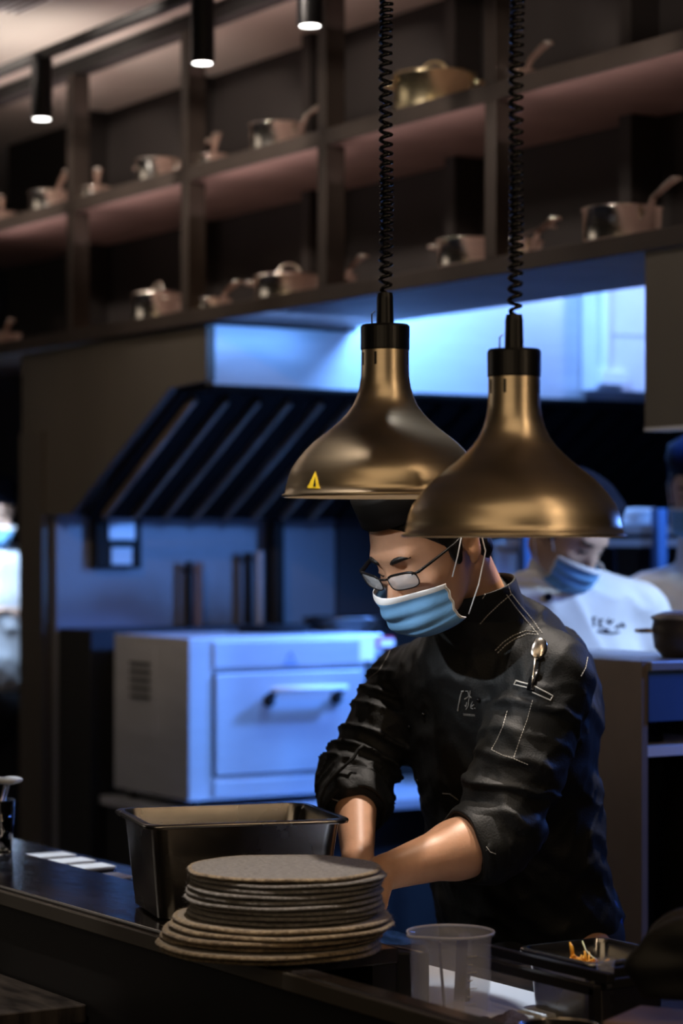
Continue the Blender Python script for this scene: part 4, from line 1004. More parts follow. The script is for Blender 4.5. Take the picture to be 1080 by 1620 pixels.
def add_hand(F_, wr, d, up, side, sc=1.0, curl=0.55):
    """wr: wrist, d: direction of palm, up: back-of-hand normal, side: +1/-1 where the thumb leaves"""
    d = np.array(d, float); d /= np.linalg.norm(d); up = np.array(up, float); up -= d * (up @ d); up /= np.linalg.norm(up); s_ = np.cross(d, up) * side
    A = np.array((d, s_, up))
    F_.ell(wr + d * 0.048 * sc, A, np.array((0.050, 0.040, 0.015)) * sc, 0.015)
    F_.cone(wr, wr + d * 0.03 * sc, 0.023 * sc, 0.020 * sc, 0.015)
    Ls = (0.074, 0.082, 0.076, 0.060)
    for i in range(4):
        y = (0.028 - i * 0.0185) * sc; b0 = wr + d * (0.082 - 0.004 * abs(i - 1)) * sc + s_ * y; L = Ls[i] * sc; a = 0.0; p = b0; rr_ = 0.0088 * sc
        for seg, fr in ((0, 0.45), (1, 0.31), (2, 0.24)):
            a += curl * (0.6 if seg == 0 else 1.0); dd = d * math.cos(a) - up * math.sin(a) + s_ * (0.05 * (1.5 - i))
            q = p + dd * L * fr; F_.cone(p, q, rr_, rr_ * 0.9, 0.004); p = q; rr_ *= 0.92
    p = wr + d * 0.02 * sc + s_ * 0.028 * sc - up * 0.004
    q = p + (d * 0.7 + s_ * 0.6 - up * 0.25) * 0.042 * sc; F_.cone(p, q, 0.0125 * sc, 0.010 * sc, 0.008)
    r_ = q + (d * 0.95 + s_ * 0.05 - up * 0.3) * 0.030 * sc; F_.cone(q, r_, 0.0095 * sc, 0.0078 * sc, 0.004)

def mask_sheet(H, par, m_, grow=0.0, name='face_mask', strapm=None, thick=True):
    b = bmesh.new(); NA, NB = 41, 41; g = []
    for j in range(NB):
        bt = j / (NB - 1); row = []
        for i in range(NA):
            a = -1 + 2 * i / (NA - 1); ca = math.cos(a * 1.25); sa = math.sin(a * 1.25)
            t = -0.026 - 0.095 * bt - 0.012 * abs(a) ** 1.6 * (1 - bt) + 0.012 * abs(a) ** 2 * bt
            nose = 0.008 * math.exp(-((bt - 0.22) / 0.22) ** 2) * math.exp(-(a / 0.30) ** 2)
            bulge = 0.056 + 0.050 * ca * (1 - 0.30 * max(0, bt - 0.55) / 0.45) - 0.022 * max(0, bt - 0.8) / 0.2
            pl = 0.0022 * math.sin(bt * 2 * PI * 3.5 + 0.7 * math.sin(a * 3)) * (0.5 + 0.5 * ca) + 0.0012 * math.sin(a * 9 + bt * 6)
            f = 0.018 + (bulge) * (0.35 + 0.65 * ca) + nose + pl + grow
            l = 0.078 * sa / math.sin(1.25) * (1 - 0.06 * bt)
            row.append(b.verts.new(H.Wd(l, f, t)))
        g.append(row)
    for j in range(NB - 1):
        for i in range(NA - 1):
            f_ = b.faces.new((g[j][i], g[j][i + 1], g[j + 1][i + 1], g[j + 1][i]))
            if j < 4 or i < 1 or i > NA - 3: f_.material_index = 1
    o = obj(name, b, m_, par, smooth=True, world=True, extra=[M['maskwhite']])
    s = o.modifiers.new('s', 'SOLIDIFY'); s.thickness = 0.0015; s.offset = 1
    for sd in (-1, 1):
        b = bmesh.new()
        p0 = H.Wd(sd * 0.0772, 0.040, -0.037); p1 = H.Wd(sd * 0.074, 0.037, -0.108)
        tube(b, [p0, H.Wd(sd * 0.082, 0.018, -0.012), H.Wd(sd * 0.087, -0.006, 0.018), H.Wd(sd * 0.083, -0.032, 0.026), H.Wd(sd * 0.082, -0.046, 0.0), H.Wd(sd * 0.083, -0.038, -0.035), H.Wd(sd * 0.081, 0.0, -0.075), p1], 0.0013, 6)
        obj('ear_loop', b, M['maskwhite'], o, smooth=True, world=False)
        o2 = o.children[-1] if False else None
    for ch in [c_ for c_ in COL.objects if c_.parent == o]:
        ch.data.transform(Matrix.Translation(-root_loc(par)))
    return o
def shell_hair(F_, H, extra=0.006, hairline=0.0):
    A = H.A(); sc = H.sc; c = H.P(0, -0.012, 0.030); r = (np.array((0.078, 0.098, 0.082)) + extra) * sc
    cm = H.P(0, 0, 0)
    def fn(X, Y, Z):
        q = [((X - c[0]) * A[i, 0] + (Y - c[1]) * A[i, 1] + (Z - c[2]) * A[i, 2]) for i in range(3)]
        k0 = np.sqrt(sum((q[i] / r[i]) ** 2 for i in range(3))); k1 = np.sqrt(sum((q[i] / r[i] ** 2) ** 2 for i in range(3))) + 1e-6
        d = k0 * (k0 - 1) / k1
        l = q[0]; f = q[1] - 0.012; t = q[2] + 0.030
        # hairline: behind this surface only
        lim1 = f - (0.018 + 0.8 * (t - 0.0))          # hair recedes downwards
        lim2 = -(t + 0.060) - 0.25 * (f + 0.05)       # nape line
        lim3 = f - 0.085
        d = np.maximum(d, lim1 * 0.75); d = np.maximum(d, lim2); d = np.maximum(d, lim3)
        return d
    F_.union(fn, c - 0.12, c + 0.12, 0.004)
    F_.ell(H.P(0, -0.070, -0.040), A, np.array((0.060, 0.032, 0.040)) * sc, 0.02)
    for s in (-1, 1): F_.ell(H.P(s * 0.0745, 0.012, -0.004), A, np.array((0.006, 0.013, 0.026)) * sc, 0.006)

def noise3(X, Y, Z, s, seed):
    r_ = np.random.RandomState(seed); out = 0
    for k in range(5):
        w_ = r_.normal(size=3) * s * (1 + 0.5 * k); out = out + np.sin(X * w_[0] + Y * w_[1] + Z * w_[2] + r_.uniform(0, 6.28)) / (1 + 0.4 * k)
    return out / 2.4
# ================================================================== main chef
HC = Head(CC(676, 861, 3.92), 50, 30)
base = CC(835, 865, 4.25); pr = thing('person', 'cook in black jacket, glasses and blue face mask bending over the pass', 'person', CW((base[0], base[1], -CAMZ)))
SK = Field((-0.10, 3.55, -1.5), (0.55, 4.60, 0.16), 0.0042)
add_head(SK, HC)
neck0 = CC(768, 985, 4.08); neck1 = HC.P(0, -0.045, -0.060)
SK.cone(neck0, neck1, 0.054, 0.052, 0.018)
Lsh, Lel, Lwr = CC(865, 1070, 4.02), CC(782, 1325, 3.93), CC(606, 1381, 3.80)
Rsh, Rel, Rwr = CC(645, 1080, 4.25), CC(560, 1235, 4.18), CC(566, 1362, 3.98)
SK.cone(Lsh, Lel, 0.050, 0.042, 0.02); SK.cone(Lel, Lel + (Lwr - Lel) * 0.35, 0.043, 0.046, 0.02); SK.cone(Lel + (Lwr - Lel) * 0.3, Lwr, 0.046, 0.028, 0.02)
SK.cone(Rsh, Rel, 0.050, 0.040, 0.02); SK.cone(Rel, Rwr, 0.042, 0.026, 0.02)
yb_ = math.radians(48); FB = np.array((-math.sin(yb_), -math.cos(yb_), 0.0)); LB = np.array((math.cos(yb_), -math.sin(yb_), 0.0)); AB = np.array((LB, FB, (0, 0, 1.0)))
SK.ell(CC(755, 1075, 4.12), AB, (0.19, 0.09, 0.09), 0.03); SK.ell(CC(785, 1190, 4.20), AB, (0.14, 0.09, 0.17), 0.03)
SK.ell(CC(822, 1380, 4.28), AB, (0.14, 0.09, 0.19), 0.03); SK.ell(CC(838, 1480, 4.28), AB, (0.14, 0.10, 0.12), 0.03)
hip = CC(838, 1490, 4.27)
for s in (-1, 1):
    hj = hip + LB * 0.09 * s; kn = hj + np.array((0.0, 0, -0.40)) + FB * 0.03; an = np.array((hj[0], hj[1], -CAMZ + 0.09)) - FB * 0.01
    SK.cone(hj, kn, 0.085, 0.058, 0.03); SK.cone(kn, an, 0.056, 0.040, 0.03); SK.cone(an - np.array((0, 0, 0.04)), an - np.array((0, 0, 0.055)) + FB * 0.14, 0.038, 0.032, 0.02)
add_hand(SK, Lwr, Lwr - Lel + np.array((-0.02, 0.0, -0.06)), np.array((0.1, -0.3, 1)), -1, 0.95, 0.5)
add_hand(SK, Rwr, np.array((0.0, -0.10, -0.12)), np.array((-0.5, -0.3, 0.6)), 1, 0.95, 0.5)
field_obj('body', SK, M['skin'], pr, relax=2)
# hair
HF = Field(HC.P(0, 0, 0) - 0.16, HC.P(0, 0, 0) + 0.17, 0.003); shell_hair(HF, HC); field_obj('hair', HF, M['hair'], pr, relax=1)
# jacket
JK = Field((-0.14, 3.60, -1.05), (0.58, 4.62, 0.02), 0.0045)
def fold(amp, fr, ph, tw=0.0, lo=0.0, hi=1.0):
    return lambda t, X, Y, Z: amp * np.maximum(0, np.sin(t * fr + ph + tw * (X * 9 + Y * 4) + 1.7 * noise3(X, Y, Z, 16, 5))) ** 2 * np.clip((t - lo) * 5, 0, 1) * np.clip((hi + 0.05 - t) * 8, 0, 1)
JK.ell(CC(762, 1068, 4.13), AB, (0.180, 0.112, 0.085), 0.04)
JK.ell(CC(800, 1010, 4.14), AB, (0.11, 0.09, 0.07), 0.05)
JK.ell(CC(790, 1160, 4.18), AB, (0.172, 0.142, 0.19), 0.05)
JK.ell(CC(815, 1320, 4.24), AB, (0.168, 0.140, 0.20), 0.05)
JK.ell(CC(838, 1450, 4.28), AB, (0.172, 0.142, 0.12), 0.05)
JK.ell(CC(860, 1120, 4.24), AB, (0.10, 0.10, 0.15), 0.05)          # rounded upper back
JS = Field(JK.lo, JK.lo + JK.h * 2, JK.h); JS.n = JK.n; JS.D = np.full(JK.n, 0.5, np.float32)
JK.cone(CC(764, 1012, 4.09), CC(760, 985, 4.068), 0.100, 0.080, 0.03)
# near sleeve
JS.cone(Lsh, (Lsh + Lel) / 2 + LB * 0.004, 0.076, 0.070, 0.025, fold(0.006, 24, 1.0, 1.3, 0.25))
JS.cone((Lsh + Lel) / 2 + LB * 0.004, Lel, 0.070, 0.064, 0.02, fold(0.010, 17, 0.4, 1.7))
cuffd = (Lwr - Lel) / np.linalg.norm(Lwr - Lel)
JS.cone(Lel, Lel + cuffd * 0.035, 0.062, 0.064, 0.015)
# far sleeve
JS.cone(Rsh, (Rsh + Rel) / 2, 0.064, 0.056, 0.02, fold(0.010, 22, 2.0, 0.8))
JS.cone((Rsh + Rel) / 2, Rel, 0.056, 0.055, 0.02, fold(0.014, 20, 0.5, 1.2))
rcd = (Rwr - Rel) / np.linalg.norm(Rwr - Rel)
JS.cone(Rel, Rel + rcd * 0.055, 0.054, 0.056, 0.02, fold(0.010, 16, 0.2, 1.0))
# open the sleeve ends and the hem
def planecut(p, n_, rad):
    p = np.array(p); n_ = np.array(n_) / np.linalg.norm(n_)
    JS.cut(lambda X, Y, Z: np.maximum((np.sqrt((X - p[0]) ** 2 + (Y - p[1]) ** 2 + (Z - p[2]) ** 2) - rad), -((X - p[0]) * n_[0] + (Y - p[1]) * n_[1] + (Z - p[2]) * n_[2])), p - rad, p + rad)
planecut(Lel + cuffd * 0.060, cuffd, 0.10)
planecut(Rel + rcd * 0.085, rcd, 0.09)
hh = np.clip(0.5 + 0.5 * (JK.D - JS.D) / 0.02, 0, 1); JK.D = (JK.D * (1 - hh) + JS.D * hh - 0.02 * hh * (1 - hh)).astype(np.float32)
# wrinkles
sl_, X, Y, Z = JK.region(JK.lo, JK.lo + JK.h * JK.n)
rid = 1 - np.abs(noise3(X, Y, Z, 16, 21)); rid2 = 1 - np.abs(noise3(X, Y, Z, 30, 8))
low = np.clip((-0.42 - Z) / 0.15, 0, 1)
# long diagonal folds hanging from the shoulder blade to the waist
diag = np.sin((X * 34 + Z * 46) + 1.6 * noise3(X, Y, Z, 9, 3))
JK.D[sl_] -= (0.0055 * rid ** 3 + 0.0030 * rid2 ** 3 + 0.0055 * np.maximum(0, diag) ** 2 * np.clip((-0.12 - Z) / 0.1, 0, 1) + 0.002 * low * noise3(X, Y, Z, 35, 9)).astype(np.float32)
jk = field_obj('jacket', JK, M['jacket'], pr, relax=1)
bj = bvh_of(jk)
def ring_band(name, p, d, r0, r1, L, m_, par, wob=0.004, n=48, seed=1, lip=0.006):
    """a turned-up cuff: thick fabric ring round axis d"""
    x, y, d_ = frame_of(Vector(RT * d[0] + FW * d[1] + UP * d[2])); c0_ = CW(p); b = bmesh.new(); rnd = random.Random(seed); ph = [rnd.uniform(0, 6.28) for _ in range(4)]
    prof = [(r0 - lip, 0), (r0, 0.002), (r0 + 0.003, L * 0.3), (r1 + 0.002, L * 0.7), (r1, L - 0.002), (r1 - 0.003, L), (r1 - lip, L - 0.001), (r1 - lip - 0.001, L * 0.5), (r0 - lip - 0.001, 0.004)]
    R_ = []
    for r, z in prof:
        R_.append([b.verts.new(c0_ + d_ * (z + 0.004 * math.sin(2 * 2 * PI * k / n + ph[0])) + (x * math.cos(2 * PI * k / n) + y * math.sin(2 * PI * k / n)) * (r + wob * math.sin(3 * 2 * PI * k / n + ph[1] + z * 40) + wob * 0.5 * math.sin(7 * 2 * PI * k / n + ph[2]))) for k in range(n)])
    for i in range(len(R_)):
        for k in range(n): b.faces.new((R_[i][k], R_[i][(k + 1) % n], R_[(i + 1) % len(R_)][(k + 1) % n], R_[(i + 1) % len(R_)][k]))
    return obj(name, b, m_, par, smooth=True, world=True)
cf = ring_band('cuff', Lel + cuffd * 0.022, cuffd, 0.069, 0.062, 0.048, M['jacket'], pr, 0.002)
ring_band('cuff', Rel + rcd * 0.045, rcd, 0.060, 0.055, 0.048, M['jacket'], pr, 0.002, seed=4)
# stand collar
def collar():
    b = bmesh.new(); n = 60; c_lo = CC(762, 974, 4.06); c_hi = CC(746, 932, 4.008); R_ = []
    for (rr_, f, o_) in ((0.082, -0.95, 0), (0.075, 0.0, 0), (0.072, 0.35, 0), (0.070, 0.7, 0), (0.069, 1.0, 0), (0.067, 1.03, 0), (0.0655, 1.0, 0), (0.067, 0.6, 0), (0.075, -0.9, 0)):
        row = []
        for k in range(n + 1):
            a = math.radians(7) + (2 * PI - math.radians(14)) * k / n       # opening faces front (FB)
            d = FB * math.cos(a) + LB * math.sin(a)
            back = (1 - math.cos(a)) / 2
            c_ = c_lo + (c_hi - c_lo) * f + np.array((0, 0, 1.0)) * (-0.020 + 0.045 * back) * (0.35 + 0.65 * f)
            row.append(b.verts.new(CW(c_ + d * rr_ * (1.06 + 0.01 * math.sin(5 * a)))))
        R_.append(row)
    m = len(R_)
    for i in range(m):
        for k in range(n): b.faces.new((R_[i][k], R_[i][k + 1], R_[(i + 1) % m][k + 1], R_[(i + 1) % m][k]))
    b.faces.new([R_[i][0] for i in range(m)]); b.faces.new([R_[i][n] for i in range(m)][::-1])
    return obj('collar', b, M['jacket'], pr, smooth=True, world=True)
cl = collar(); bc = bvh_of(cl)
def ray(px, py, lift):
    d = (W(px, py, 4.0) - EYE).normalized(); best = None
    for bv in (bj, bc):
        h = bv.ray_cast(EYE, d)
        if h[0] is not None and (best is None or h[3] < best[3]): best = h
    if best is None: return None
    n_ = best[1]
    if n_.dot(d) > 0: n_ = -n_
    return best[0] + n_ * lift
def stitch(b, pts, r=0.0008, dash=True, step=4.0):
    P_ = []
    for i in range(len(pts) - 1):
        a, c_ = pts[i], pts[i + 1]; L = math.hypot(c_[0] - a[0], c_[1] - a[1]); k = max(1, int(L / step))
        for j in range(k): P_.append((a[0] + (c_[0] - a[0]) * j / k, a[1] + (c_[1] - a[1]) * j / k))
    P_.append(pts[-1]); H3 = [ray(x, y, r * 0.7) for x, y in P_]
    seg = []
    for q in H3 + [None]:
        if q is not None and (not seg or (q - seg[-1]).length < 0.03): seg.append(q)
        else:
            if len(seg) > 1:
                if dash:
                    for i in range(0, len(seg) - 1, 1): tube(b, [seg[i], seg[i] + (seg[i + 1] - seg[i]) * 0.68], r, 5)
                else: tube(b, seg, r, 6)
            seg = [q] if q is not None else []
b = bmesh.new()
for pts in ([(803, 925), (808, 940), (790, 955), (772, 972), (758, 988)], [(793, 905), (775, 928), (762, 948)],
            [(801, 941), (815, 960), (834, 984), (852, 1005)], [(809, 940), (822, 957), (841, 980), (858, 1003)],
            [(852, 1005), (835, 1003), (815, 1010), (800, 1020), (786, 1034)], [(850, 1000), (832, 998), (812, 1005), (796, 1016), (782, 1030)],
            [(929, 1040), (926, 1056), (918, 1071)]):
    stitch(b, pts, 0.0008)
obj('seam_stitching', b, M['thread'], jk, world=True)
b = bmesh.new()
for pts in ([(816, 1078), (813, 1083), (840, 1089)], [(816, 1077), (842, 1084), (874, 1101), (870, 1108), (842, 1095)]): stitch(b, pts, 0.0011, dash=False)
for pts in ([(802, 1125), (795, 1150), (785, 1172), (777, 1186)], [(842, 1108), (833, 1140), (822, 1170), (812, 1200), (836, 1210)], [(777, 1186), (795, 1195), (812, 1200)]): stitch(b, pts, 0.0006)
obj('pocket_stitching', b, M['thread'], jk, world=True)
for pts in ([(700, 1255), (712, 1256), (728, 1268)], [(752, 1310), (762, 1330), (775, 1348), (787, 1352)], [(520, 1262), (535, 1267), (550, 1282)], [(585, 1072), (600, 1060), (612, 1040), (622, 1018)]):
    b = bmesh.new(); stitch(b, pts, 0.0007, dash=False)
    if len(b.verts): obj('cuff_stitching', b, M['threaddim'], jk, world=True)
    else: b.free()
# embroidered emblem on the chest: tall bar, brush character, line of tiny letters
def Lp(x, y): return (690 + x / 10.8, 1070 + y / 10.8)
b = bmesh.new()
stitch(b, [Lp(470, 245), Lp(440, 255), Lp(420, 330), Lp(395, 450), Lp(372, 585)], 0.0013, dash=False, step=2)
for s_ in ([(500, 250), (540, 250), (555, 320), (570, 350)], [(578, 245), (575, 300), (560, 330), (530, 360), (480, 388)], [(560, 320), (600, 365)], [(570, 350), (550, 430), (545, 500), (505, 565)],
           [(520, 440), (505, 520)], [(485, 490), (505, 520)], [(620, 430), (590, 490), (590, 540), (630, 555)], [(600, 500), (645, 485)], [(640, 480), (600, 520)], [(650, 540), (668, 545)]):
    stitch(b, [Lp(*p_) for p_ in s_], 0.0007, dash=False, step=1.5)
x = 465
for k in range(9): stitch(b, [Lp(x, 630 + 2 * k), Lp(x + 4, 668 + 2 * k)], 0.00035, dash=False, step=1.5); stitch(b, [Lp(x + 4, 640 + 2 * k), Lp(x + 16, 638 + 2 * k), Lp(x + 14, 668 + 2 * k)], 0.00035, dash=False, step=1.5); x += 22
obj('embroidered_emblem', b, M['threaddim'], jk, world=True)
# pocket band and buttons
b = bmesh.new()
for (x, y) in ((757, 1107), (670, 1130), (661, 1235), (648, 1150)):
    q = ray(x, y, 0.001)
    if q:
        b = bmesh.new(); ellip(b, q, (0.004, 0.004, 0.004), 10, 8); obj('button', b, M['blackgloss'], jk, world=True, smooth=True)
# apron string ring at the waist, tie cord at the far sleeve
b = bmesh.new(); q = ray(665, 1448, 0.003)
if q: tube(b, [q + RT * (0.010 * math.cos(a) * 0.8 + 0.004 * math.sin(a)) + UP * (-0.009 * math.cos(a) + 0.003 * math.sin(a)) for a in [2 * PI * k / 16 for k in range(16)]], 0.0018, 8, closed=True)
stitch(b, [(645, 1412), (655, 1432), (664, 1446), (676, 1458), (690, 1468)], 0.0008, dash=False)
obj('apron_ring', b, M['pot'], pr, world=True, smooth=True)
b = bmesh.new()
tube(b, [W(576, 1178, 4.10), W(566, 1186, 4.10), W(560, 1198, 4.09), W(545, 1212, 4.09), W(527, 1228, 4.09), W(514, 1246, 4.09), W(508, 1262, 4.09), W(507, 1278, 4.09)], 0.0028, 8)
obj('sleeve_tab', b, M['jacket'], pr, world=True, smooth=True)
# apron: dark skirt with the blue fold at the hip
AP = Field(CC(838, 1490, 4.27) - np.array((0.30, 0.30, 0.60)), CC(838, 1490, 4.27) + np.array((0.30, 0.30, 0.12)), 0.006)
AP.ell(CC(842, 1470, 4.28), AB, (0.172, 0.140, 0.10), 0.03); c_ = CC(842, 1480, 4.28)
AP.cone(c_ - np.array((0, 0, 0.04)), c_ - np.array((0, 0, 0.45)), 0.150, 0.17, 0.05, lambda t, X, Y, Z: 0.006 * np.sin(np.arctan2(Y - c_[1], X - c_[0]) * 9))
field_obj('apron', AP, M['trouser'], pr, relax=1)
b = bmesh.new(); pts2 = [(958, 1416, 4.20), (972, 1428, 4.20), (980, 1448, 4.21), (984, 1478, 4.22), (966, 1476, 4.20), (952, 1472, 4.18), (944, 1462, 4.16), (950, 1440, 4.17)]
vs = [b.verts.new(W(*p_)) for p_ in pts2]; cv = b.verts.new(W(964, 1450, 4.165))
for i in range(len(vs)): b.faces.new((cv, vs[i], vs[(i + 1) % len(vs)]))
o = obj('apron_fold', b, M['apronblue'], pr, world=True, smooth=True); s = o.modifiers.new('s', 'SOLIDIFY'); s.thickness = 0.004
# cap
b = bmesh.new(); n = 64
def capring(rl, rf, t, df=0.0, dt=0.0): return [b.verts.new(HC.Wd(rl * math.cos(2 * PI * k / n), -0.012 + df + rf * math.sin(2 * PI * k / n), t + dt * math.sin(2 * PI * k / n))) for k in range(n)]
rs = [capring(0.078, 0.100, 0.078, 0, -0.002), capring(0.082, 0.104, 0.078, 0, -0.002), capring(0.083, 0.104, 0.100), capring(0.083, 0.104, 0.122), capring(0.079, 0.100, 0.127), capring(0.04, 0.05, 0.130), [b.verts.new(HC.Wd(0, -0.012, 0.131))]]
for i in range(len(rs) - 1):
    for k in range(n):
        if len(rs[i + 1]) == 1: b.faces.new((rs[i][k], rs[i][(k + 1) % n], rs[i + 1][0]))
        else: b.faces.new((rs[i][k], rs[i][(k + 1) % n], rs[i + 1][(k + 1) % n], rs[i + 1][k]))
obj('cap', b, M['black'], pr, smooth=True, world=True)
# eyebrows, closed eyelashes
for s in (-1, 1):
    b = bmesh.new(); tube(b, [HC.Wd(s * (0.014 + 0.034 * k / 6), 0.0945 - 0.016 * (k / 6) ** 2, 0.018 + 0.006 * math.sin(k / 6 * 2.6)) for k in range(7)], [0.0025, 0.0042, 0.005, 0.005, 0.0042, 0.003, 0.001], 8, flat=1.0)
    obj('eyebrow', b, M['hair'], pr, smooth=True, world=True)
    b = bmesh.new(); tube(b, [HC.Wd(s * (0.020 + 0.024 * k / 6), 0.0845 - 0.010 * abs(k / 6 - 0.4) ** 1.5, -0.009 + 0.002 * math.cos(k)) for k in range(7)], 0.0010, 6)
    obj('eyelashes', b, M['hair'], pr, smooth=True, world=True)
mask_sheet(HC, pr, M['mask'])
# glasses, slid down the nose
gl = bpy.data.objects.new('glasses', None); COL.objects.link(gl); gl.parent = pr; gl.location = (0, 0, 0)
def lens_outline(s, n=36, grow=0.0):
    P_ = []
    for k in range(n):
        a = 2 * PI * k / n; ca, sa = math.cos(a), math.sin(a); e = 0.55
        x = (0.0275 + grow) * math.copysign(abs(ca) ** e, ca); z = (0.0145 + grow) * math.copysign(abs(sa) ** (e * 1.2), sa)
        l = s * 0.037 + x + 0.003; wrap = 0.014 * (abs(l) / 0.065) ** 2
        P_.append((l, 0.112 - wrap + 0.10 * z, -0.007 + z + 0.0015 * x / 0.025 * s))
    return P_
for s in (-1, 1):
    b = bmesh.new(); O_ = lens_outline(s); tube(b, [HC.Wd(*p_) for p_ in O_], 0.0011, 8, closed=True); up_ = [p_ for p_ in O_ if p_[2] > -0.007]
    obj('rim', b, M['blackplastic'], gl, smooth=True, world=True)
    b = bmesh.new(); vs = [b.verts.new(HC.Wd(*p_)) for p_ in O_]; c_ = b.verts.new(HC.Wd(s * 0.037 + 0.003, 0.112 - 0.0035, -0.007))
    for k in range(len(vs)): b.faces.new((c_, vs[k], vs[(k + 1) % len(vs)]))
    lo_ = obj('lens', b, M['lens'], gl, smooth=True, world=True); sm = lo_.modifiers.new('s', 'SOLIDIFY'); sm.thickness = 0.0014; sm.offset = 0
    b = bmesh.new(); tube(b, [HC.Wd(s * 0.060, 0.100, 0.002), HC.Wd(s * 0.069, 0.092, 0.003), HC.Wd(s * 0.077, 0.060, 0.006), HC.Wd(s * 0.081, 0.015, 0.008), HC.Wd(s * 0.084, -0.020, 0.014), HC.Wd(s * 0.083, -0.045, -0.002)], [0.0025, 0.0042, 0.0038, 0.0034, 0.003, 0.002], 8, flat=0.6)
    obj('temple', b, M['blackplastic'], gl, smooth=True, world=True)
b = bmesh.new(); tube(b, [HC.Wd(x, 0.1115 + 0.002 * math.cos(x * 200), -0.001) for x in (-0.010, -0.004, 0.004, 0.010)], 0.0018, 8); obj('bridge', b, M['blackplastic'], gl, smooth=True, world=True)
b = bmesh.new(); tube(b, [HC.Wd(*p_) for p_ in sorted([p_ for p_ in lens_outline(1) if p_[2] > 0.002])], 0.0020, 8); tube(b, [HC.Wd(*p_) for p_ in sorted([p_ for p_ in lens_outline(-1) if p_[2] > 0.002])], 0.0020, 8); obj('brow_bar', b, M['blackplastic'], gl, smooth=True, world=True)
# spoon in the sleeve pocket
q0 = ray(843, 1092, 0.005); q1 = ray(848, 1045, 0.009); q2 = ray(853, 1032, 0.010)
sp_ = thing('tasting_spoon', 'steel tasting spoon tucked in the sleeve pocket of the black jacket', 'spoon', q0)
b = bmesh.new(); tube(b, [q0, (q0 + q1) / 2, q1], [0.003, 0.0028, 0.0035], 8, flat=0.5); obj('handle', b, M['pot'], sp_, smooth=True, world=True)
dv = (q2 - q1).normalized(); xx, yy, _ = frame_of(dv); b = bmesh.new()
nrm = (EYE - q2).normalized(); nrm = (nrm - dv * nrm.dot(dv)).normalized(); sd = dv.cross(nrm)
ellip(b, q2, (0.014, 0.020, 0.005), 24, 14, mtx=Matrix((sd, dv, nrm)).transposed())
obj('bowl', b, M['pot'], sp_, smooth=True, world=True)
q3 = ray(838, 1086, 0.004); b = bmesh.new()
tube(b, [ray(848, 1062, 0.006), ray(842, 1078, 0.004), ray(838, 1092, 0.003)], [0.006, 0.007, 0.006], 10, flat=0.5); obj('pen_clip', b, M['blackgloss'], sp_, smooth=True, world=True)

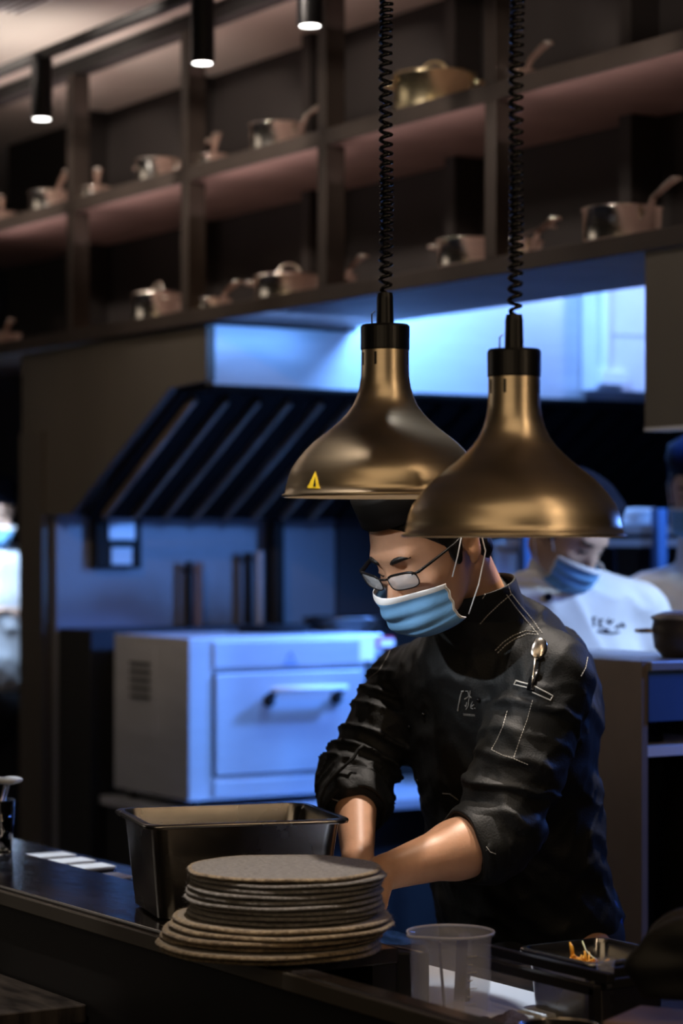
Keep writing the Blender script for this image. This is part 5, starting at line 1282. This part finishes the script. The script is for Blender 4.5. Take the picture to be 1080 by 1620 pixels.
# ================================================================== background cooks
def cook(label, headpx, HZ, yaw, pitch, roll, center, Zb, half, facing, arms, hgt, cloth=M['whitecoat'], capm=M['navy'], res=0.008, logo=False, floor_z=-CAMZ, sc=1.0):
    H = Head(CC(*headpx, HZ), yaw, pitch, roll, sc)
    c = CC(*center, Zb); P = thing('person', label, 'person', CW((c[0], c[1], floor_z)))
    y_ = math.radians(facing); Fb = np.array((-math.sin(y_), -math.cos(y_), 0.0)); Lb = np.array((math.cos(y_), -math.sin(y_), 0.0)); A = np.array((Lb, Fb, (0, 0, 1.0)))
    lo = np.minimum(c, H.o) - np.array((0.45, 0.45, 0)); lo[2] = floor_z - 0.01; hi = np.maximum(c, H.o) + np.array((0.45, 0.45, 0.2))
    S = Field(lo, hi, res); add_head(S, H, fine=False); S.cone(H.P(0, 0.09, 0.0), H.P(0, 0.105, -0.035), 0.008, 0.012, 0.01)
    top = c + np.array((0, 0, 0.0)); S.cone(H.P(0, -0.04, -0.06), top + np.array((0, 0, 0.06)), 0.055, 0.06, 0.03)
    S.ell(top - np.array((0, 0, 0.06)), A, (half * 0.85, 0.09, 0.09), 0.03); S.cone(top - np.array((0, 0, 0.1)), top - np.array((0, 0, 0.5)), 0.11, 0.12, 0.05)
    Jx = Field(lo, hi, res); Jx.ell(top - np.array((0, 0, 0.03)), A, (half, 0.115, 0.085), 0.04); Jx.ell(top - np.array((0, 0, 0.20)), A, (half * 0.88, 0.14, 0.22), 0.05)
    Jx.ell(top - np.array((0, 0, 0.42)), A, (half * 0.85, 0.14, 0.22), 0.05); Jx.cone(top + np.array((0, 0, 0.0)), top + (H.P(0, -0.04, -0.06) - top) * 0.55, 0.075, 0.064, 0.02)
    for s, (elp, wrp) in zip((1, -1), arms):
        sh_ = top + Lb * (half - 0.03) * s - np.array((0, 0, 0.05)); el = top + Lb * elp[0] * s + Fb * elp[1] + np.array((0, 0, elp[2])); wr = top + Lb * wrp[0] * s + Fb * wrp[1] + np.array((0, 0, wrp[2]))
        S.cone(sh_, el, 0.05, 0.04, 0.02); S.cone(el, wr, 0.04, 0.027, 0.02); dd = (wr - el) / np.linalg.norm(wr - el); add_hand(S, wr, dd, (0, 0, 1), s, 1.0, 0.5)
        Jx.cone(sh_, el, 0.072, 0.060, 0.03, fold(0.008, 20, s, 0.8)); Jx.cone(el, el + dd * 0.17, 0.058, 0.050, 0.02, fold(0.008, 20, 1 + s, 0.8))
    for s in (-1, 1):
        hj = np.array((top[0], top[1], top[2] - 0.5)) + Lb * 0.09 * s; an = np.array((hj[0], hj[1], floor_z + 0.08)); S.cone(hj, an, 0.085, 0.045, 0.04); S.cone(an - np.array((0, 0, 0.04)), an - np.array((0, 0, 0.045)) + Fb * 0.14, 0.036, 0.03, 0.02)
    field_obj('body', S, M['skinpale'], P, relax=2)
    sl_, X, Y, Z = Jx.region(Jx.lo, Jx.lo + Jx.h * Jx.n); r_ = 1 - np.abs(noise3(X, Y, Z, 15, 33)); Jx.D[sl_] -= (0.010 * r_ ** 3).astype(np.float32)
    jx = field_obj('jacket', Jx, cloth, P, relax=1)
    Tr = Field(np.array((c[0] - .35, c[1] - .35, floor_z)), np.array((c[0] + .35, c[1] + .35, top[2] - 0.4)), 0.012)
    Tr.ell(top - np.array((0, 0, 0.6)), A, (half * 0.85, 0.14, 0.16), 0.03)
    for s in (-1, 1):
        hj = np.array((top[0], top[1], top[2] - 0.62)) + Lb * 0.085 * s; Tr.cone(hj, np.array((hj[0], hj[1], floor_z + 0.12)), 0.095, 0.07, 0.03)
    field_obj('trousers', Tr, M['trouser'], P, relax=1)
    Hf = Field(H.o - 0.17, H.o + 0.18, 0.006); shell_hair(Hf, H); field_obj('hair', Hf, M['hair'], P, relax=1)
    b = bmesh.new(); n = 40
    rs = [[b.verts.new(H.Wd(rl * math.cos(2 * PI * k / n), -0.014 + rf * math.sin(2 * PI * k / n), t)) for k in range(n)] for rl, rf, t in ((0.080, 0.100, 0.055), (0.086, 0.106, 0.055), (0.092, 0.112, 0.085), (0.085, 0.104, 0.125), (0.05, 0.06, 0.145))] + [[b.verts.new(H.Wd(0, -0.014, 0.148))]]
    for i in range(len(rs) - 1):
        for k in range(n):
            if len(rs[i + 1]) == 1: b.faces.new((rs[i][k], rs[i][(k + 1) % n], rs[i + 1][0]))
            else: b.faces.new((rs[i][k], rs[i][(k + 1) % n], rs[i + 1][(k + 1) % n], rs[i + 1][k]))
    obj('cap', b, capm, P, smooth=True, world=True)
    for s in (-1, 1):
        b = bmesh.new(); tube(b, [H.Wd(s * (0.016 + 0.032 * k / 5), 0.092 - 0.014 * (k / 5) ** 2, 0.020) for k in range(6)], 0.0035, 6); obj('eyebrow', b, M['hair'], P, world=True)
        b = bmesh.new(); tube(b, [H.Wd(s * (0.020 + 0.024 * k / 5), 0.088 - 0.008 * (k / 5) ** 2, -0.004) for k in range(6)], 0.0022, 6); obj('eyelashes', b, M['hair'], P, world=True)
    mask_sheet(H, P, M['mask'])
    return P, jx, H, top, Fb, Lb
wc = cook('cook in white jacket and navy cap looking down behind the steel cabinet', (903, 842), 5.95, -42, 34, -6, (898, 935), 6.05, 0.22, -14, (((0.26, 0.02, -0.30), (0.14, 0.20, -0.36)), ((0.26, 0.02, -0.30), (0.14, 0.20, -0.36))), 1.7)
rc_ = cook('cook in white jacket and dark cap at the right photo edge, only partly in view', (1105, 775), 6.7, 12, 12, 0, (1110, 925), 6.75, 0.20, 10, (((0.25, 0.02, -0.30), (0.16, 0.20, -0.34)), ((0.25, 0.02, -0.30), (0.16, 0.20, -0.34))), 1.7)
lc = cook('cook in white jacket at the left photo edge beyond the dark pillar', (-14, 806), 9.6, -60, 22, 0, (-16, 880), 9.65, 0.20, -40, (((0.26, 0.03, -0.26), (0.12, 0.22, -0.22)), ((0.26, 0.03, -0.26), (0.12, 0.22, -0.22))), 1.7)
# navy embroidered name strip and collar button of the white jacket
bw = bvh_of(wc[1]); b = bmesh.new()
def wst(b, pts, r):
    H3 = [hit(bw, x, y, r * 0.6) for x, y in pts]
    H3 = [q for q in H3 if q is not None]
    if len(H3) > 1: tube(b, H3, r, 6)
def Ls(x, y): return (900 + x / 7.714, 940 + y / 7.714)
for s_ in ([(280, 290), (320, 285)], [(290, 290), (300, 400)], [(370, 310), (365, 390), (400, 400)], [(370, 310), (410, 315)], [(480, 300), (470, 350)], [(490, 360), (530, 320)], [(560, 410), (600, 400), (590, 370)],
           [(620, 390), (650, 360), (670, 400)], [(640, 350), (640, 400)], [(340, 450), (440, 470), (520, 480), (600, 465)], [(420, 430), (480, 440)]):
    wst(b, [Ls(*p_) for p_ in s_], 0.0028)
obj('embroidered_emblem', b, M['navy'], wc[1], world=True)
b = bmesh.new(); q = hit(bw, 867, 945, 0.003)
if q is not None: ellip(b, q, (0.011, 0.011, 0.011), 14, 10)
obj('button', b, M['navy'], wc[1], world=True, smooth=True)
